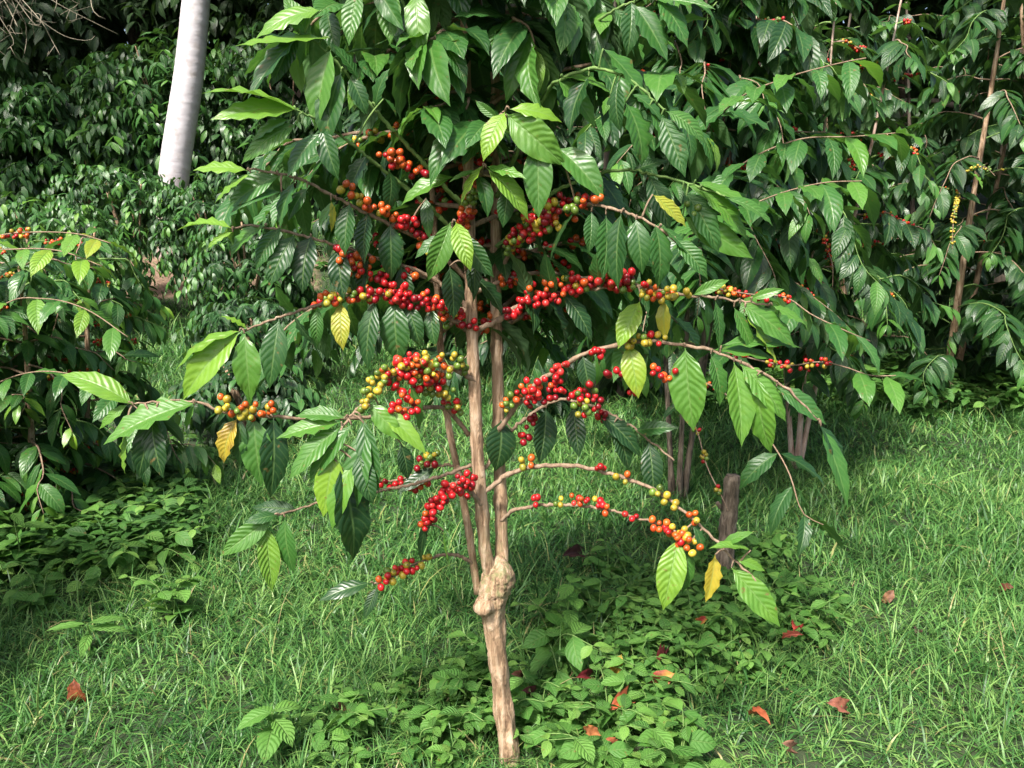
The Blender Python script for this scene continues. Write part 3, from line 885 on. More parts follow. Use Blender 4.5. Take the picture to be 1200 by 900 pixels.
# --- the rest of its crown, all round the stems
for k, P in SP.items():
    zs = P[:, 2]
    a0 = rl.rand() * 6.28
    for q in range({'A': 24, 'B': 24, 'C': 13}[k]):
        z = .98 + q * {'A': .044, 'B': .045, 'C': .055}[k]
        i = int(np.argmin(abs(zs - z)))
        S0 = P[i]
        az = a0 + q * 2.4 + rl.uniform(-.4, .4)
        d = np.array([math.cos(az), math.sin(az), 0])
        if z < 1.40:
            d[1] = abs(d[1])
        ln = rl.uniform(.36, .58) * (1 if d[1] > -.3 else .55)
        if z > 1.45 and d[0] < -.2:
            ln *= .72
        if z > 1.75:
            ln *= max(.35, 1 - (z - 1.75) * .9)
        s = np.linspace(0, 1, 7)[:, None]
        C = S0 + d * ln * (s - .1 * s ** 2) + np.array([0, 0, 1]) * ln * (rl.uniform(.3, .6) * s - rl.uniform(.45, .8) * s ** 2) + .015 * rl.randn(7, 3) * s
        C = spline(C, 24)
        tb = Tubes()
        tb.add(C, np.linspace(.0058, .0016, 24), 6, .03, rl)
        br = tb.build('branch', M_TWIG, root, S0)
        Lv = Leaves()
        for g in np.arange(.18, 1.0, .088):
            j = int(g * 23)
            leaf_pair(Lv, C[j], C[min(j + 1, 23)] - C[j - 1], .135, .32 + .25 * (g - .5), rl)
        leaf_pair(Lv, C[23], C[23] - C[21], .09, .58, rl, spread=.5)
        Lv.build('foliage', M_LEAF, br, S0, 2)
        if z < 1.5 and d[1] > -.1 and rl.rand() < .75:
            for g in np.arange(.2, .7, .12):
                j = int(g * 23)
                cluster(br, C[j], C[j + 1] - C[j - 1], rl.randint(3, 9), 'rroog' if z < 1.3 else 'ggyo', rng=rl)

# ================================================================== other coffee trees
b2 = on_ground(795, 592)
tree2 = coffee_tree('dark-stemmed coffee tree with long drooping glossy leaves, directly behind the red-berried tree', b2[:2],
            [(0, 0, .02, -.05, 2.5), (.025, .02, .16, .05, 2.4), (-.02, .03, -.12, .1, 2.3), (.02, .05, .25, .15, 2.2)], 31, 1.0, 2.4, .85, 74, .195, .27, 1, .35, stem_mat=M_STUMP, stem_r=.013, lower=1.0)
b3 = on_ground(934, 548)
coffee_tree('coffee tree with pale sunlit trunk base and red cherries near a gap in the lawn', b3[:2],
            [(0, 0, .03, .0, 2.3), (.012, .02, .34, .02, 2.3), (-.012, .02, -.28, .12, 2.2)], 32, .62, 2.2, .60, 64, .165, .24, 1, .7, stem_mat=M_PALEBARK, stem_r=.0145, mix='rroy')
b4 = on_ground(1105, 476)
tree4 = coffee_tree('coffee tree at the lawn edge with one bare brown upright stem showing', b4[:2],
            [(0, 0, .10, -.05, 3.2), (.3, .45, .45, .2, 3.1), (-.4, .45, -.55, .1, 3.0)], 33, .35, 3.1, 1.0, 84, .18, .22, 1, .10, stem_r=.026, mix='ggyo', stem_mat=M_BARK)
b5 = on_ground(1290, 478)
coffee_tree('leafy coffee tree cut off by the right edge of the picture', b5[:2],
            [(0, 0, .0, -.05, 3.0), (.2, .2, .3, .1, 3.0), (-.3, .2, -.5, .0, 3.0)], 34, .3, 2.95, 1.1, 84, .18, .23, 1, .05, stem_r=.026, mix='ggyo')
b6 = on_ground(25, 610)
tree6 = coffee_tree('low coffee bush at the left edge with orange cherries along a bare top twig', b6[:2],
            [(0, 0, -.05, .0, 1.22), (.12, .15, .18, .1, 1.20), (-.15, .1, -.3, .1, 1.25), (.1, -.1, .15, -.12, 1.1)], 35, .08, 1.20, .60, 124, .135, .39, 1, .25, stem_r=.018, mix='ooyr', lower=1.05)
b7 = on_ground(-230, 700)
coffee_tree('leafy coffee bush mostly beyond the left edge of the picture', b7[:2],
            [(0, 0, -.05, .0, 1.1), (.12, .15, .15, .1, 1.05)], 36, .15, 1.05, .5, 40, .14, .36, 1, .2, stem_r=.018, mix='ooyr')
# traced branches of those two, with the berries the picture shows
def traced(root_, pts, leaves, berries, L, tint, seed, r0=.005):
    rng = np.random.RandomState(seed)
    C = spline(np.array([at(*p) for p in pts]), 50)
    tb = Tubes()
    tb.add(C, np.linspace(r0, .0016, 50), 6, .04, rng)
    br = tb.build('branch', M_TWIG, root_, C[0])
    Lv = Leaves()
    for g in leaves:
        j = int(g * 49)
        leaf_pair(Lv, C[j], C[min(j + 1, 49)] - C[j - 1], L, tint + .25 * (g - .5), rng, droop=(.5, 1.1))
    Lv.build('foliage', M_LEAF, br, C[0], 2)
    for g0, g1, step, n0, n1, mix in berries:
        for g in np.arange(g0, g1, step):
            j = min(47, int(g * 49))
            cluster(br, C[j], C[j + 1] - C[j - 1], rng.randint(n0, n1), mix, rng=rng)


y2 = b2[1]
traced(tree2, [(800, 330, y2), (840, 338, 2.75), (880, 345, 2.45), (920, 348, 2.35), (950, 368, 2.3), (985, 385, 2.25), (1020, 400, 2.25)], (.1, .72, .82, .9, .97), [(.38, .66, .05, 6, 11, 'ooyr'), (.68, .86, .06, 4, 8, 'rro')], .15, .45, 301)
traced(tree2, [(800, 400, y2), (860, 415, 2.7), (920, 428, 2.45), (960, 424, 2.35), (990, 430, 2.3), (1020, 440, 2.25), (1050, 440, 2.2)], (.2, .35, .5, .92, .98), [(.55, .63, .05, 3, 5, 'rrd'), (.70, .86, .05, 5, 9, 'rroy')], .15, .42, 302)
traced(tree2, [(798, 440, y2), (840, 455, 2.7), (880, 490, 2.4), (905, 520, 2.3), (925, 555, 2.2), (940, 600, 2.15), (965, 615, 2.12)], (.82, .9, .97), [(.3, .8, .10, 2, 6, 'ryog')], .15, .22, 303)
traced(tree2, [(797, 470, y2), (815, 500, 2.6), (828, 545, 2.4), (845, 580, 2.3), (853, 598, 2.25)], (.1,), [(.35, .98, .12, 3, 7, 'ryyg')], .13, .3, 304, .004)
traced(tree2, [(802, 300, y2), (840, 262, 2.6), (900, 232, 2.4), (960, 215, 2.3), (1010, 212, 2.25)], (.2, .28, .35, .42, .5, .56, .62, .68, .74, .79, .84, .88, .92, .98), [(.2, .35, .06, 2, 5, 'gy')], .17, .40, 305)
traced(tree2, [(803, 260, y2), (860, 200, 2.7), (930, 165, 2.5), (1000, 160, 2.4), (1060, 155, 2.35)], (.15, .2, .25, .31, .38, .44, .5, .56, .62, .68, .74, .79, .84, .88, .92, .98), [], .17, .42, 306)
traced(tree2, [(803, 180, y2), (860, 120, 2.7), (920, 92, 2.5), (980, 75, 2.4), (1015, 68, 2.35)], (.2, .3, .36, .42, .48, .55, .61, .67, .72, .78, .83, .88, .96), [], .17, .42, 307)
y4 = b4[1]
traced(tree4, [(1125, 225, y4 - .1), (1120, 240, y4 - .5), (1117, 262, y4 - .7), (1116, 292, y4 - .75)], (.1,), [(.25, .98, .07, 5, 9, 'yygy')], .16, .5, 321)
traced(tree4, [(1128, 205, y4 - .1), (1142, 196, y4 - .5), (1155, 196, y4 - .65), (1166, 206, y4 - .7)], (.3,), [(.3, .98, .09, 4, 7, 'gyg')], .16, .7, 322)
y6 = b6[1]
traced(tree6, [(-120, 330, y6), (-50, 292, 2.9), (0, 276, 2.75), (40, 272, 2.65), (90, 274, 2.6), (130, 285, 2.55)], (.55, .9, .97), [(.42, .80, .055, 5, 9, 'ooyr')], .13, .62, 311)
traced(tree6, [(-100, 345, y6), (-30, 300, 2.85), (20, 292, 2.7), (70, 294, 2.6), (120, 312, 2.55)], (.1, .2, .55, .65, .75, .85, .95), [(.3, .5, .07, 3, 6, 'oor')], .13, .55, 312)
traced(tree6, [(-80, 430, y6), (0, 360, 2.7), (50, 350, 2.6), (100, 362, 2.5), (150, 395, 2.45)], (.12, .22, .32, .42, .52, .62, .72, .8, .88, .96), [], .14, .5, 313, .0035)
traced(tree6, [(-60, 480, y6), (20, 440, 2.7), (90, 440, 2.6), (150, 470, 2.5), (180, 500, 2.45)], (.12, .22, .32, .42, .52, .62, .72, .8, .88, .96), [], .14, .4, 314, .0035)
coffee_tree('unseen coffee tree added to shade the left weeds, out beyond the left edge', (-1.98, 1.5),
            [(0, 0, -.05, .0, 1.4), (.12, .15, .10, .1, 1.35)], 37, .3, 1.3, .62, 56, .15, .34, 1, 0, stem_r=.018)  # out of view, added so that its shadow falls on the left weeds
# a row behind the lawn on the right and in the middle
for k, (x, y, h, sd, lab) in enumerate([
        (.55, 5.3, 3.0, 41, 'dark coffee tree seen through the gaps right of the red-berried stems'),
        (-.55, 6.2, 2.9, 42, 'dark coffee tree seen left of the red-berried stems beyond the lawn'),
        (2.15, 6.4, 3.1, 43, 'shaded coffee tree in the back row behind the pale-trunked one'),
        (3.9, 7.0, 3.3, 44, 'shaded coffee tree in the back row beyond the bare brown stem'),
        (5.6, 7.4, 3.3, 45, 'shaded coffee tree in the back row at the far right'),
        (.9, 8.0, 3.4, 46, 'deep-shaded coffee tree in the rearmost row behind the middle')]):
    coffee_tree(lab, (x, y), [(0, 0, .1, 0, h), (.2, .2, .3, .1, h * .95), (-.25, .1, -.4, 0, h * .92)], sd, .3, h * .94, 1.05, 56, .20, .06, 1, 0, stem_r=.028, stem_mat=M_BARKDARK, leaf_mat=M_LEAF_FAR)  # low leaf tint paints the dark of the shaded gaps into this row


# ================================================================== bushes and trees farther off: trunk + crown
def spray_crown(c, rad, n, L, tint, rng, droop=1.0, hang=.5, lod=0, shell=.55):
    """n drooping sprays of paired leaves, spread through an ellipsoid with an uneven outline"""
    Lv = Leaves()
    c = np.asarray(c, float)
    rad = np.asarray(rad, float)
    bump = [(nrm(rng.randn(3)), rng.uniform(-.3, .5)) for _ in range(11)]
    for k in range(n):
        d = nrm(rng.randn(3))
        if d[2] < -.75:
            continue
        r = 1 + sum(a * max(0, d @ b) ** 4 for b, a in bump)
        f = shell + (1 - shell) * rng.rand() ** .6
        p = c + d * rad * r * f
        out = nrm(np.array([d[0], d[1], .15 + .2 * d[2]]) + .25 * rng.randn(3))
        tt = tint + rng.uniform(-.12, .12)
        m = rng.randint(3, 6)
        for q in range(m):
            pp = p + out * L * .38 * q + np.array([0, 0, -1]) * L * .06 * q * q
            leaf_pair(Lv, pp, out + np.array([0, 0, -.12 * q]), L, np.clip(tt + .05 * q, .02, .8), rng, hang=hang)
    return Lv


def bush(name, label, cat, x, y, h, rx, n, L, tint, seed, group, mat=None, ry=None, low=.15):
    rng = np.random.RandomState(seed)
    z = float(gz(x, y))
    root = thing(name, label, cat, (x, y, z), group)
    tb = Tubes()
    for k in range(4):
        a = rng.rand() * 6.28
        e = np.array([x + math.cos(a) * rx * .45, y + math.sin(a) * rx * .4, z + h * rng.uniform(.7, .95)])
        tb.add(spline([(x + .04 * math.cos(a), y + .04 * math.sin(a), z - .05), (x + math.cos(a) * rx * .15, y + math.sin(a) * rx * .12, z + h * .4), e], 10), np.linspace(.028, .008, 10), 7, .05, rng)
    tb.build('trunk', M_BARK, root, (x, y, z))
    c = (x, y, z + h * (low + 1) / 2)
    Lv = spray_crown(c, (rx, ry or rx * .9, h * (1 - low) / 2), n, L, tint, rng, hang=.75)
    Lv.build('crown', mat or M_LEAF_FAR, root, c, 0)
    return root


# bushes round the small clearing on the left
bushes = [(-5.0, 8.8, 1.50, .75, 330, .13, .44, 'bright coffee bush in the clearing, nearest the left edge and well left of the palm'),
          (-4.45, 9.6, 1.68, .56, 330, .13, .38, 'tallest small coffee bush in the clearing, just left of the palm foot'),
          (-4.45, 7.9, .95, .38, 180, .12, .34, 'lower coffee bush in the clearing, in front of the brown soil at left'),
          (-3.40, 9.4, 1.66, .52, 320, .13, .34, 'bush with twiggy stems in the clearing, just right of the palm foot'),
          (-2.50, 7.7, 1.35, .48, 330, .125, .32, 'coffee bush behind the upper left leaf sprays of the red-berried tree'),
          (-2.0, 6.2, .70, .34, 230, .11, .24, 'dark small bush at the right side of the grassy gap'),
          (-1.50, 4.5, .45, .32, 190, .10, .2, 'dark waist-low shrub behind the bright drooping leaves at left'),
          (-3.75, 5.6, .95, .5, 280, .12, .26, 'coffee bush behind the orange-cherried left bush, beside the grassy gap')]
for k, (x, y, h, r, n, L, t, lab) in enumerate(bushes):
    bush('coffee_bush', lab, 'bush', x, y, h, r, n, L, t - .10, 60 + k, 'coffee bushes round the clearing', low={1: .48, 3: .30}.get(k, .15))
# hedge-like row at the foot of the forest
row = [(-10.4, 13.0, 'tall coffee bush of the dark back row, out beyond the left edge'), (-8.6, 13.2, 'tall coffee bush in the dark back row, farthest left'), (-7.0, 13.6, 'tall coffee bush in the dark back row, second from the left edge'),
       (-5.4, 13.4, 'tall coffee bush in the dark back row, immediately left of the palm'), (-3.7, 13.9, 'tall coffee bush in the dark back row, immediately right of the palm'),
       (-2.1, 13.6, 'tall coffee bush in the dark back row behind the upper left sprays'), (-.4, 13.8, 'tall coffee bush in the dark back row behind the middle tree')]
for k, (x, y, lab) in enumerate(row):
    bush('coffee_bush', lab, 'bush', x, y, 2.45 + .25 * math.sin(k * 2.3), 1.15, 470, .23, .24, 80 + k, 'row of tall coffee bushes before the forest', low=.0)


def forest_tree(label, x, y, h, crown_z, rx, n, seed, L=.34, lean=(0, 0)):
    rng = np.random.RandomState(seed)
    z = float(gz(x, y))
    root = thing('shade_tree', label, 'tree', (x, y, z), 'dark shade trees of the forest behind')
    tb = Tubes()
    top = np.array([x + lean[0], y + lean[1], z + h * .8])
    P = spline([(x, y, z - .1), (x + lean[0] * .3 + .1 * rng.randn(), y + lean[1] * .3, z + h * .35), top], 20)
    tb.add(P, np.linspace(.19, .07, 20), 12, .05, rng)
    for k in range(7):
        i = rng.randint(6, 19)
        a = rng.rand() * 6.28
        e = P[i] + np.array([math.cos(a) * rx * .75, math.sin(a) * rx * .75, rng.uniform(.2, 1.6)])
        tb.add(spline([P[i], (P[i] + e) / 2 + np.array([0, 0, .25]), e], 9), np.linspace(.06, .012, 9), 6, .04, rng)
    tb.build('trunk', M_BARKDARK, root, (x, y, z))
    c = np.array([x + lean[0], y + lean[1], z + (crown_z + h) / 2])
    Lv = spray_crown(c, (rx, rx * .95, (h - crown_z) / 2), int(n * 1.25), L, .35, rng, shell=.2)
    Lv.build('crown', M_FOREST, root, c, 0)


for k, (x, y, h, cz, rx, n, lean, lab) in enumerate([
        (-10.5, 16.5, 8.5, .6, 2.3, 900, (0, -.4), 'dark forest tree behind the hedge row, farthest left'),
        (-7.4, 17.0, 9.0, .6, 2.3, 900, (0, -.6), 'dark forest tree behind the hedge row, left of the palm'),
        (-4.2, 16.6, 9.0, .5, 2.3, 900, (0, -.6), 'dark forest tree standing straight behind the palm trunk'),
        (-1.2, 16.8, 8.6, .5, 2.3, 900, (0, -.4), 'dark forest tree behind the middle tree, left half'),
        (2.0, 13.0, 8.0, .5, 2.4, 900, (0, -.4), 'dark forest tree behind the middle tree, right half'),
        (5.2, 12.4, 8.0, .4, 2.5, 900, (0, -.4), 'dark forest tree behind the right-hand coffee rows'),
        (8.6, 12.2, 8.0, .4, 2.5, 900, (0, -.4), 'dark forest tree farthest right behind the coffee rows'),
        (-13.6, 16.2, 9.0, .5, 2.4, 800, (0, -.4), 'dark forest tree beyond the left edge of the picture, next to the hedge end'),
        (-16.6, 15.6, 9.0, .5, 2.4, 800, (0, -.4), 'dark forest tree farthest beyond the left edge of the picture'),
        (-12.5, 20.0, 11.0, .4, 2.9, 800, (0, 0), 'dark tree deep in the forest, behind the left end of the picture'),
        (-8.8, 20.5, 11.5, .4, 2.9, 800, (0, 0), 'dark tree deep in the forest, seen left of the palm between nearer crowns'),
        (-5.6, 20.2, 11.2, .4, 2.9, 800, (0, 0), 'dark tree deep in the forest, seen right of the palm between nearer crowns'),
        (-2.4, 20.6, 11.5, .4, 2.9, 800, (0, 0), 'dark tree deep in the forest, behind the left sprays of the middle tree'),
        (1.2, 18.6, 11.0, .4, 2.9, 800, (0, 0), 'dark tree deep in the forest, behind the stems of the middle tree'),
        (4.4, 17.8, 11.0, .4, 3.0, 800, (0, 0), 'dark tree deep in the forest, behind the second coffee tree'),
        (8.2, 17.4, 11.0, .4, 3.0, 800, (0, 0), 'dark tree deep in the forest, behind the bare brown stem on the right'),
        (12.0, 17.0, 11.0, .4, 3.0, 800, (0, 0), 'dark tree deep in the forest, behind the right edge of the picture'),  # the overhanging crowns below are added, mostly above the view, to block sun
        (-1.3, 12.6, 8.8, 4.2, 2.2, 420, (-1.4, -.8), 'overhanging tree added to shade the hedge row, right of the palm crown'),
        (-9.8, 12.2, 8.6, 4.3, 2.2, 400, (.1, -.6), 'overhanging tree added to shade the left end of the hedge row'),
        (2.2, 9.6, 8.0, 4.0, 2.3, 700, (0, -.6), 'overhanging tree added to shade the middle coffee rows'),
        (5.8, 9.4, 8.0, 4.0, 2.3, 700, (0, -.6), 'overhanging tree added to shade the right coffee rows')]):
    forest_tree(lab, x, y, h, cz, rx, n, 120 + k, lean=lean)

# ================================================================== palm: smooth ringed pale trunk, crown far above the picture
py_ = 11.6
A, Bp, Cp = at(203, 215, py_), at(221, 90, py_), at(230, 0, py_)
g = np.array([A[0] - .10, py_, float(gz(A[0], py_))])
palm = thing('palm_tree', 'royal palm with smooth pale grey ringed trunk standing behind the small bushes', 'palm tree', g)
top = Cp + (Cp - Bp) * 2.6
P = spline([g - np.array([0, 0, .1]), A, Bp, Cp, Cp + (Cp - Bp) * 1.2, top], 200)
uu = np.linspace(0, 1, 200)
R = .203 + .035 * np.exp(-(uu / .06) ** 2) + .012 * np.sin(uu * 5) - .05 * uu
R = R + .003 * (np.sin(uu * 95 * 6.283 / 2) > .85)
tb = Tubes()
tb.add(P, R, 28, 0, rs, lichen=np.clip(1.6 - uu * 7.5, 0, 1))
tb.build('trunk', M_PALM, palm, g)
tb = Tubes()
cs = spline([top - np.array([0, 0, .05]), top + np.array([.02, 0, .5]), top + np.array([.05, 0, 1.2])], 14)
tb.add(cs, np.array([.17, .185, .19, .185, .175, .165, .155, .145, .135, .12, .105, .09, .08, .07]), 16)
tb.build('crownshaft', M_GREENTWIG, palm, top)
rp = np.random.RandomState(3)
for k in range(13):
    a = k * 2.4
    d = np.array([math.cos(a), math.sin(a), 0])
    e = rp.uniform(.15, 1.1)
    s = np.linspace(0, 1, 8)[:, None]
    C = spline(cs[-1] + d * 2.3 * s + np.array([0, 0, 1]) * (1.9 * e * s - 2.2 * s ** 2), 34)
    tb = Tubes()
    tb.add(C, np.linspace(.035, .006, 34), 6)
    fr = tb.build('frond', M_GREENTWIG, palm, C[0])
    Lv = Leaves()
    for j in range(4, 34):
        t = nrm(C[min(j + 1, 33)] - C[j - 1])
        sd = nrm(np.cross(t, [0, 0, 1]))
        for sg in (-1, 1):
            Lv.add(C[j], nrm(t * .5 + sd * sg + np.array([0, 0, rp.uniform(-.4, .4)])), np.array([0, 0, 1.0]), .62 * math.sin(.35 + 2.5 * j / 34), .05, 1.1, .5, .2, .02)
    Lv.build('leaflets', M_FOREST, fr, C[0], 0)

# dry hanging vine at the upper left corner
rv = np.random.RandomState(8)
tb = Tubes()
v0 = at(-40, -70, 10.4)
for k in range(26):
    e = at(rv.uniform(-20, 118), rv.uniform(-25, 50), 10.4 + rv.uniform(-.5, .5))
    w1 = v0 + (e - v0) * .35 + .12 * rv.randn(3)
    w2 = v0 + (e - v0) * .7 + .12 * rv.randn(3) + np.array([0, 0, .1])
    C = spline([v0 + .15 * rv.randn(3), w1, w2, e, e + .12 * rv.randn(3) + np.array([.04, 0, -.10])], 26)
    tb.add(C, np.linspace(.009, .003, 26) * rv.uniform(.6, 1.5), 5, .05, rv)
    for q in range(3):
        j = rv.randint(8, 25)
        tb.add(spline([C[j], C[j] + .08 * rv.randn(3), C[j] + .15 * rv.randn(3) + np.array([0, 0, -.06])], 8), np.linspace(.004, .0018, 8), 4)
tag(tb.build('dry_vine', M_DRY, None, v0), 'tangle of dry pale vine stems hanging in the upper left corner', 'vine')

# ================================================================== dead post and small wooden bits
s0 = on_ground(846, 686)
P = spline([s0 - np.array([0, 0, .04]), s0 + np.array([.004, 0, .10]), s0 + np.array([.012, .01, .20]), s0 + np.array([.018, .01, at(856, 558, s0[1])[2] - s0[2]])], 26)
R = np.linspace(.031, .024, 26) * (1 + .05 * rs.randn(26))
R[-5:] = [.025, .026, .027, .027, .026]
R = R[:, None] * (1 + .09 * np.sin(np.linspace(0, 6.283, 14, endpoint=False) * 3 + 1)[None] + .05 * np.sin(np.linspace(0, 6.283, 14, endpoint=False) * 5)[None])
R[-2:] *= np.random.RandomState(4).uniform(.75, 1.05, (2, 14))
tb = Tubes()
tb.add(P, R, 14, .05, rs)
st = thing('dead_stump', 'weathered grey-brown dead stump standing under the lower right branch tip', 'stump', s0)
tb.build('trunk', M_STUMP, st, s0)
tb = Tubes()
j = P[18]
tb.add(spline([j, j + np.array([-.03, -.005, .01]), j + np.array([-.045, -.01, .028])], 8), np.linspace(.012, .007, 8), 8, .08, rs)
tb.build('snag', M_STUMP, st, j)
# ================================================================== ground
def axis_pts(a, b, fine0, fine1, nf, nc):
    return np.unique(np.concatenate([np.linspace(a, fine0, nc), np.linspace(fine0, fine1, nf), np.linspace(fine1, b, nc)]))


gx = axis_pts(-150, 150, -8, 8, 130, 26)
gy = axis_pts(-60, 220, 0, 20, 150, 26)
X, Y = np.meshgrid(gx, gy)
V = np.stack([X, Y, gz(X, Y)], -1).reshape(-1, 3)
ny, nx = X.shape
i = np.arange(ny - 1)[:, None] * nx
j = np.arange(nx - 1)[None]
Q = np.stack([i + j, i + j + 1, i + nx + j + 1, i + nx + j], -1).reshape(-1, 4)


def soil_at(x, y):
    a = np.exp(-(((x + 4.6) / 1.0) ** 2 + ((y - 10.9) / 1.1) ** 2)) + .55 * np.exp(-(((x + 2.9) / .8) ** 2 + ((y - 10.9) / 1.5) ** 2))
    return np.clip(a, 0, 1)


tag(mesh_obj('ground', V, Q, M_GROUND, {'soil': soil_at(V[:, 0], V[:, 1])}), kind='structure')

# ================================================================== grass
rg = np.random.RandomState(77)


def vnoise(x, y, s, seed):
    r = np.random.RandomState(seed)
    k = r.randn(10, 2) * s
    p = r.rand(10) * 6.28
    return sum(np.sin(x * a + y * b + q) for (a, b), q in zip(k, p)) / 4.5


def grass_zone(y0, y1, dens, hgt, wid, segs, keep=None):
    w = lambda y: .70 * y + .7
    area = (y1 - y0) * (w(y0) + w(y1))
    n = int(area * dens)
    y = y0 + (y1 - y0) * rg.rand(n * 2)
    y = y[rg.rand(len(y)) < w(y) / w(y1)][:n]
    x = (rg.rand(len(y)) * 2 - 1) * w(y)
    # tufts: gather blades round tuft centres
    cell = .055
    ix, iy = np.floor(x / cell), np.floor(y / cell)
    hsh = np.sin(ix * 127.1 + iy * 311.7) * 43758.5453
    hsh2 = np.sin(ix * 269.5 + iy * 183.3) * 43758.5453
    cx, cy = (ix + (hsh % 1)) * cell, (iy + (hsh2 % 1)) * cell
    pull = rg.rand(len(x)) * .8
    tx, ty = x + (cx - x) * pull, y + (cy - y) * pull
    # thinner where the left bushes stand and on bare soil
    pr = 1 - .85 * soil_at(tx, ty)
    pr = pr * (1 - .55 * np.clip(vnoise(tx, ty, 2.4, 5) - .1, 0, 1))
    shade = np.clip((-1.05 - .22 * (ty - 2.2) - tx) * 3, 0, 1) * ((ty > 2.45) & (ty < 5.0))
    pr = pr * (1 - .75 * shade)
    k = rg.rand(len(tx)) < pr
    return tx[k], ty[k], hgt, wid, segs


def grass_mesh():
    AV, AQ, AT, AU, off = [], [], [], [], 0
    for (y0, y1, dens, hgt, wid, segs) in [(.75, 1.7, 15000, .085, .0036, 4), (1.7, 2.6, 12500, .092, .0041, 4), (2.6, 4.2, 7500, .10, .0052, 3), (4.2, 7.0, 3000, .115, .0075, 3), (7.0, 12.5, 900, .15, .013, 2)]:
        x, y, hgt, wid, segs = grass_zone(y0, y1, dens, hgt, wid, segs)
        n = len(x)
        z = gz(x, y) - .005
        a = rg.rand(n) * 6.283
        h = hgt * (.55 + .75 * rg.rand(n) ** 1.3) * (1 + .35 * vnoise(x, y, 2.0, 9) + .2 * vnoise(x, y, 7.0, 19))
        lean = np.abs(rg.randn(n)) * .60 + .15
        bend = rg.uniform(.4, 2.6, n)
        # a share of long stems lying over the others
        longm = rg.rand(n) < .09
        h = np.where(longm, h * 1.7, h)
        w = wid * (.5 + 1.1 * rg.rand(n) ** 2)
        d = np.stack([np.cos(a), np.sin(a), np.zeros(n)], 1)
        tw = a + 1.571 + rg.uniform(-.7, .7, n)
        s = np.stack([np.cos(tw), np.sin(tw), rg.uniform(-.3, .3, n)], 1)
        t = np.linspace(0, 1, segs + 1)
        ang = lean[:, None] + bend[:, None] * t[None]
        dl = (h / segs)[:, None]
        hor = np.concatenate([np.zeros((n, 1)), np.cumsum(np.sin(ang[:, :-1]) * dl, 1)], 1)
        ver = np.concatenate([np.zeros((n, 1)), np.cumsum(np.cos(ang[:, :-1]) * dl, 1)], 1)
        ver = np.maximum(ver, .008)
        c = np.stack([x, y, z], 1)[:, None] + d[:, None] * hor[..., None] + np.array([0, 0, 1.0]) * ver[..., None]
        prof = np.where(t < .35, .75 + .7 * t, np.clip((1 - t) / .65, .06, 1) ** .8)
        ww = w[:, None] * prof[None] * .5
        Vv = np.stack([c - s[:, None] * ww[..., None], c + s[:, None] * ww[..., None]], 2).reshape(-1, 3)
        i0 = np.arange(segs) * 2
        q = np.stack([i0, i0 + 1, i0 + 3, i0 + 2], -1)
        Qv = (q[None] + (np.arange(n) * (segs + 1) * 2)[:, None, None]).reshape(-1, 4) + off
        tint = np.clip(.50 + .23 * rg.randn(n) + .10 * vnoise(x, y, 1.6, 3) + .07 * vnoise(x, y, 9.0, 4), 0, .84)
        dry = rg.rand(n) < .028 + .05 * (np.clip(vnoise(x, y, 3.0, 21) - .75, 0, 1) > 0)
        tint = np.where(dry, rg.uniform(.9, 1, n), tint)
        AV.append(Vv)
        AQ.append(Qv)
        AT.append(np.repeat(tint, (segs + 1) * 2))
        lu = np.zeros((n, segs + 1, 2, 3))
        lu[..., 0] = t[None, :, None]
        AU.append(lu.reshape(-1, 3))
        off += len(Vv)
    return mesh_obj('grass', np.vstack(AV), np.vstack(AQ), M_GRASS, {'tint': np.concatenate(AT), 'luv': np.vstack(AU)})


tag(grass_mesh(), 'short tangled green grass covering the lawn', 'grass', kind='stuff')


# ================================================================== weeds
def weed_leaves(rng, n_st, h, L, at0=(0, 0, 0), Lv=None, tb=None, tint=.52, creep=.8):
    Lv = Lv or Leaves()
    tb = tb or Tubes()
    at0 = np.asarray(at0, float)
    for k in range(n_st):
        a = rng.rand() * 6.28
        ln = h * rng.uniform(.7, 1.2)
        d = np.array([math.cos(a), math.sin(a), 0])
        e = at0 + d * ln * rng.uniform(.2, 1.0) * creep + np.array([0, 0, ln * rng.uniform(.3, .85)])
        C = spline([at0 + np.array([0, 0, -.01]), (at0 + e) / 2 + np.array([0, 0, .25 * ln]) - .1 * d * ln, e], 12)
        tb.add(C, np.linspace(.0022, .001, 12), 4)
        for g in (.35, .55, .75, 1.0):
            j = int(g * 11)
            tn = C[min(j + 1, 11)] - C[j - 1]
            az = k + g * 9
            sd = np.array([math.cos(az), math.sin(az), 0])
            for sg in (-1, 1):
                dd = nrm(sd * sg + nrm(tn) * .35 + np.array([0, 0, rng.uniform(-.25, .35)]))
                l = L * rng.uniform(.6, 1.15) * (1 if g < .9 else .65)
                Lv.add(C[j], dd, np.array([0, 0, 1]) + .25 * rng.randn(3), l, l * rng.uniform(.5, .68), rng.uniform(.3, 1.0), np.clip(tint + rng.uniform(-.25, .25) + .2 * (g > .9), 0, 1), rng.uniform(.1, .4), .04)
    return Lv, tb


WPROTO = []
rw = np.random.RandomState(50)
for k in range(6):
    r = np.random.RandomState(200 + k)
    Lv, tb = weed_leaves(r, 3 + k % 3, .125 + .025 * (k % 3), .056 + .008 * (k % 3), creep=1.0)
    V, Q, luv, tt = Lv.arrays(1, r)
    WPROTO.append(((V, Q, luv, tt), tb.data()))
WDATA = [None] * 6
ZONES = {
    'foot': ('low broad-leaved weed crowding round the foot of the knotty trunk', 'broad-leaved weeds round the trunk foot'),
    'right': ('low broad-leaved weed among grass under the lower right branches', 'broad-leaved weeds right of the trunk'),
    'left': ('shaded broad-leaved weed growing beneath the left coffee bush', 'broad-leaved weeds beneath the left bush'),
    'back': ('dark broad-leaved weed at the far edge of the lawn', 'broad-leaved weeds at the lawn edge'),
}


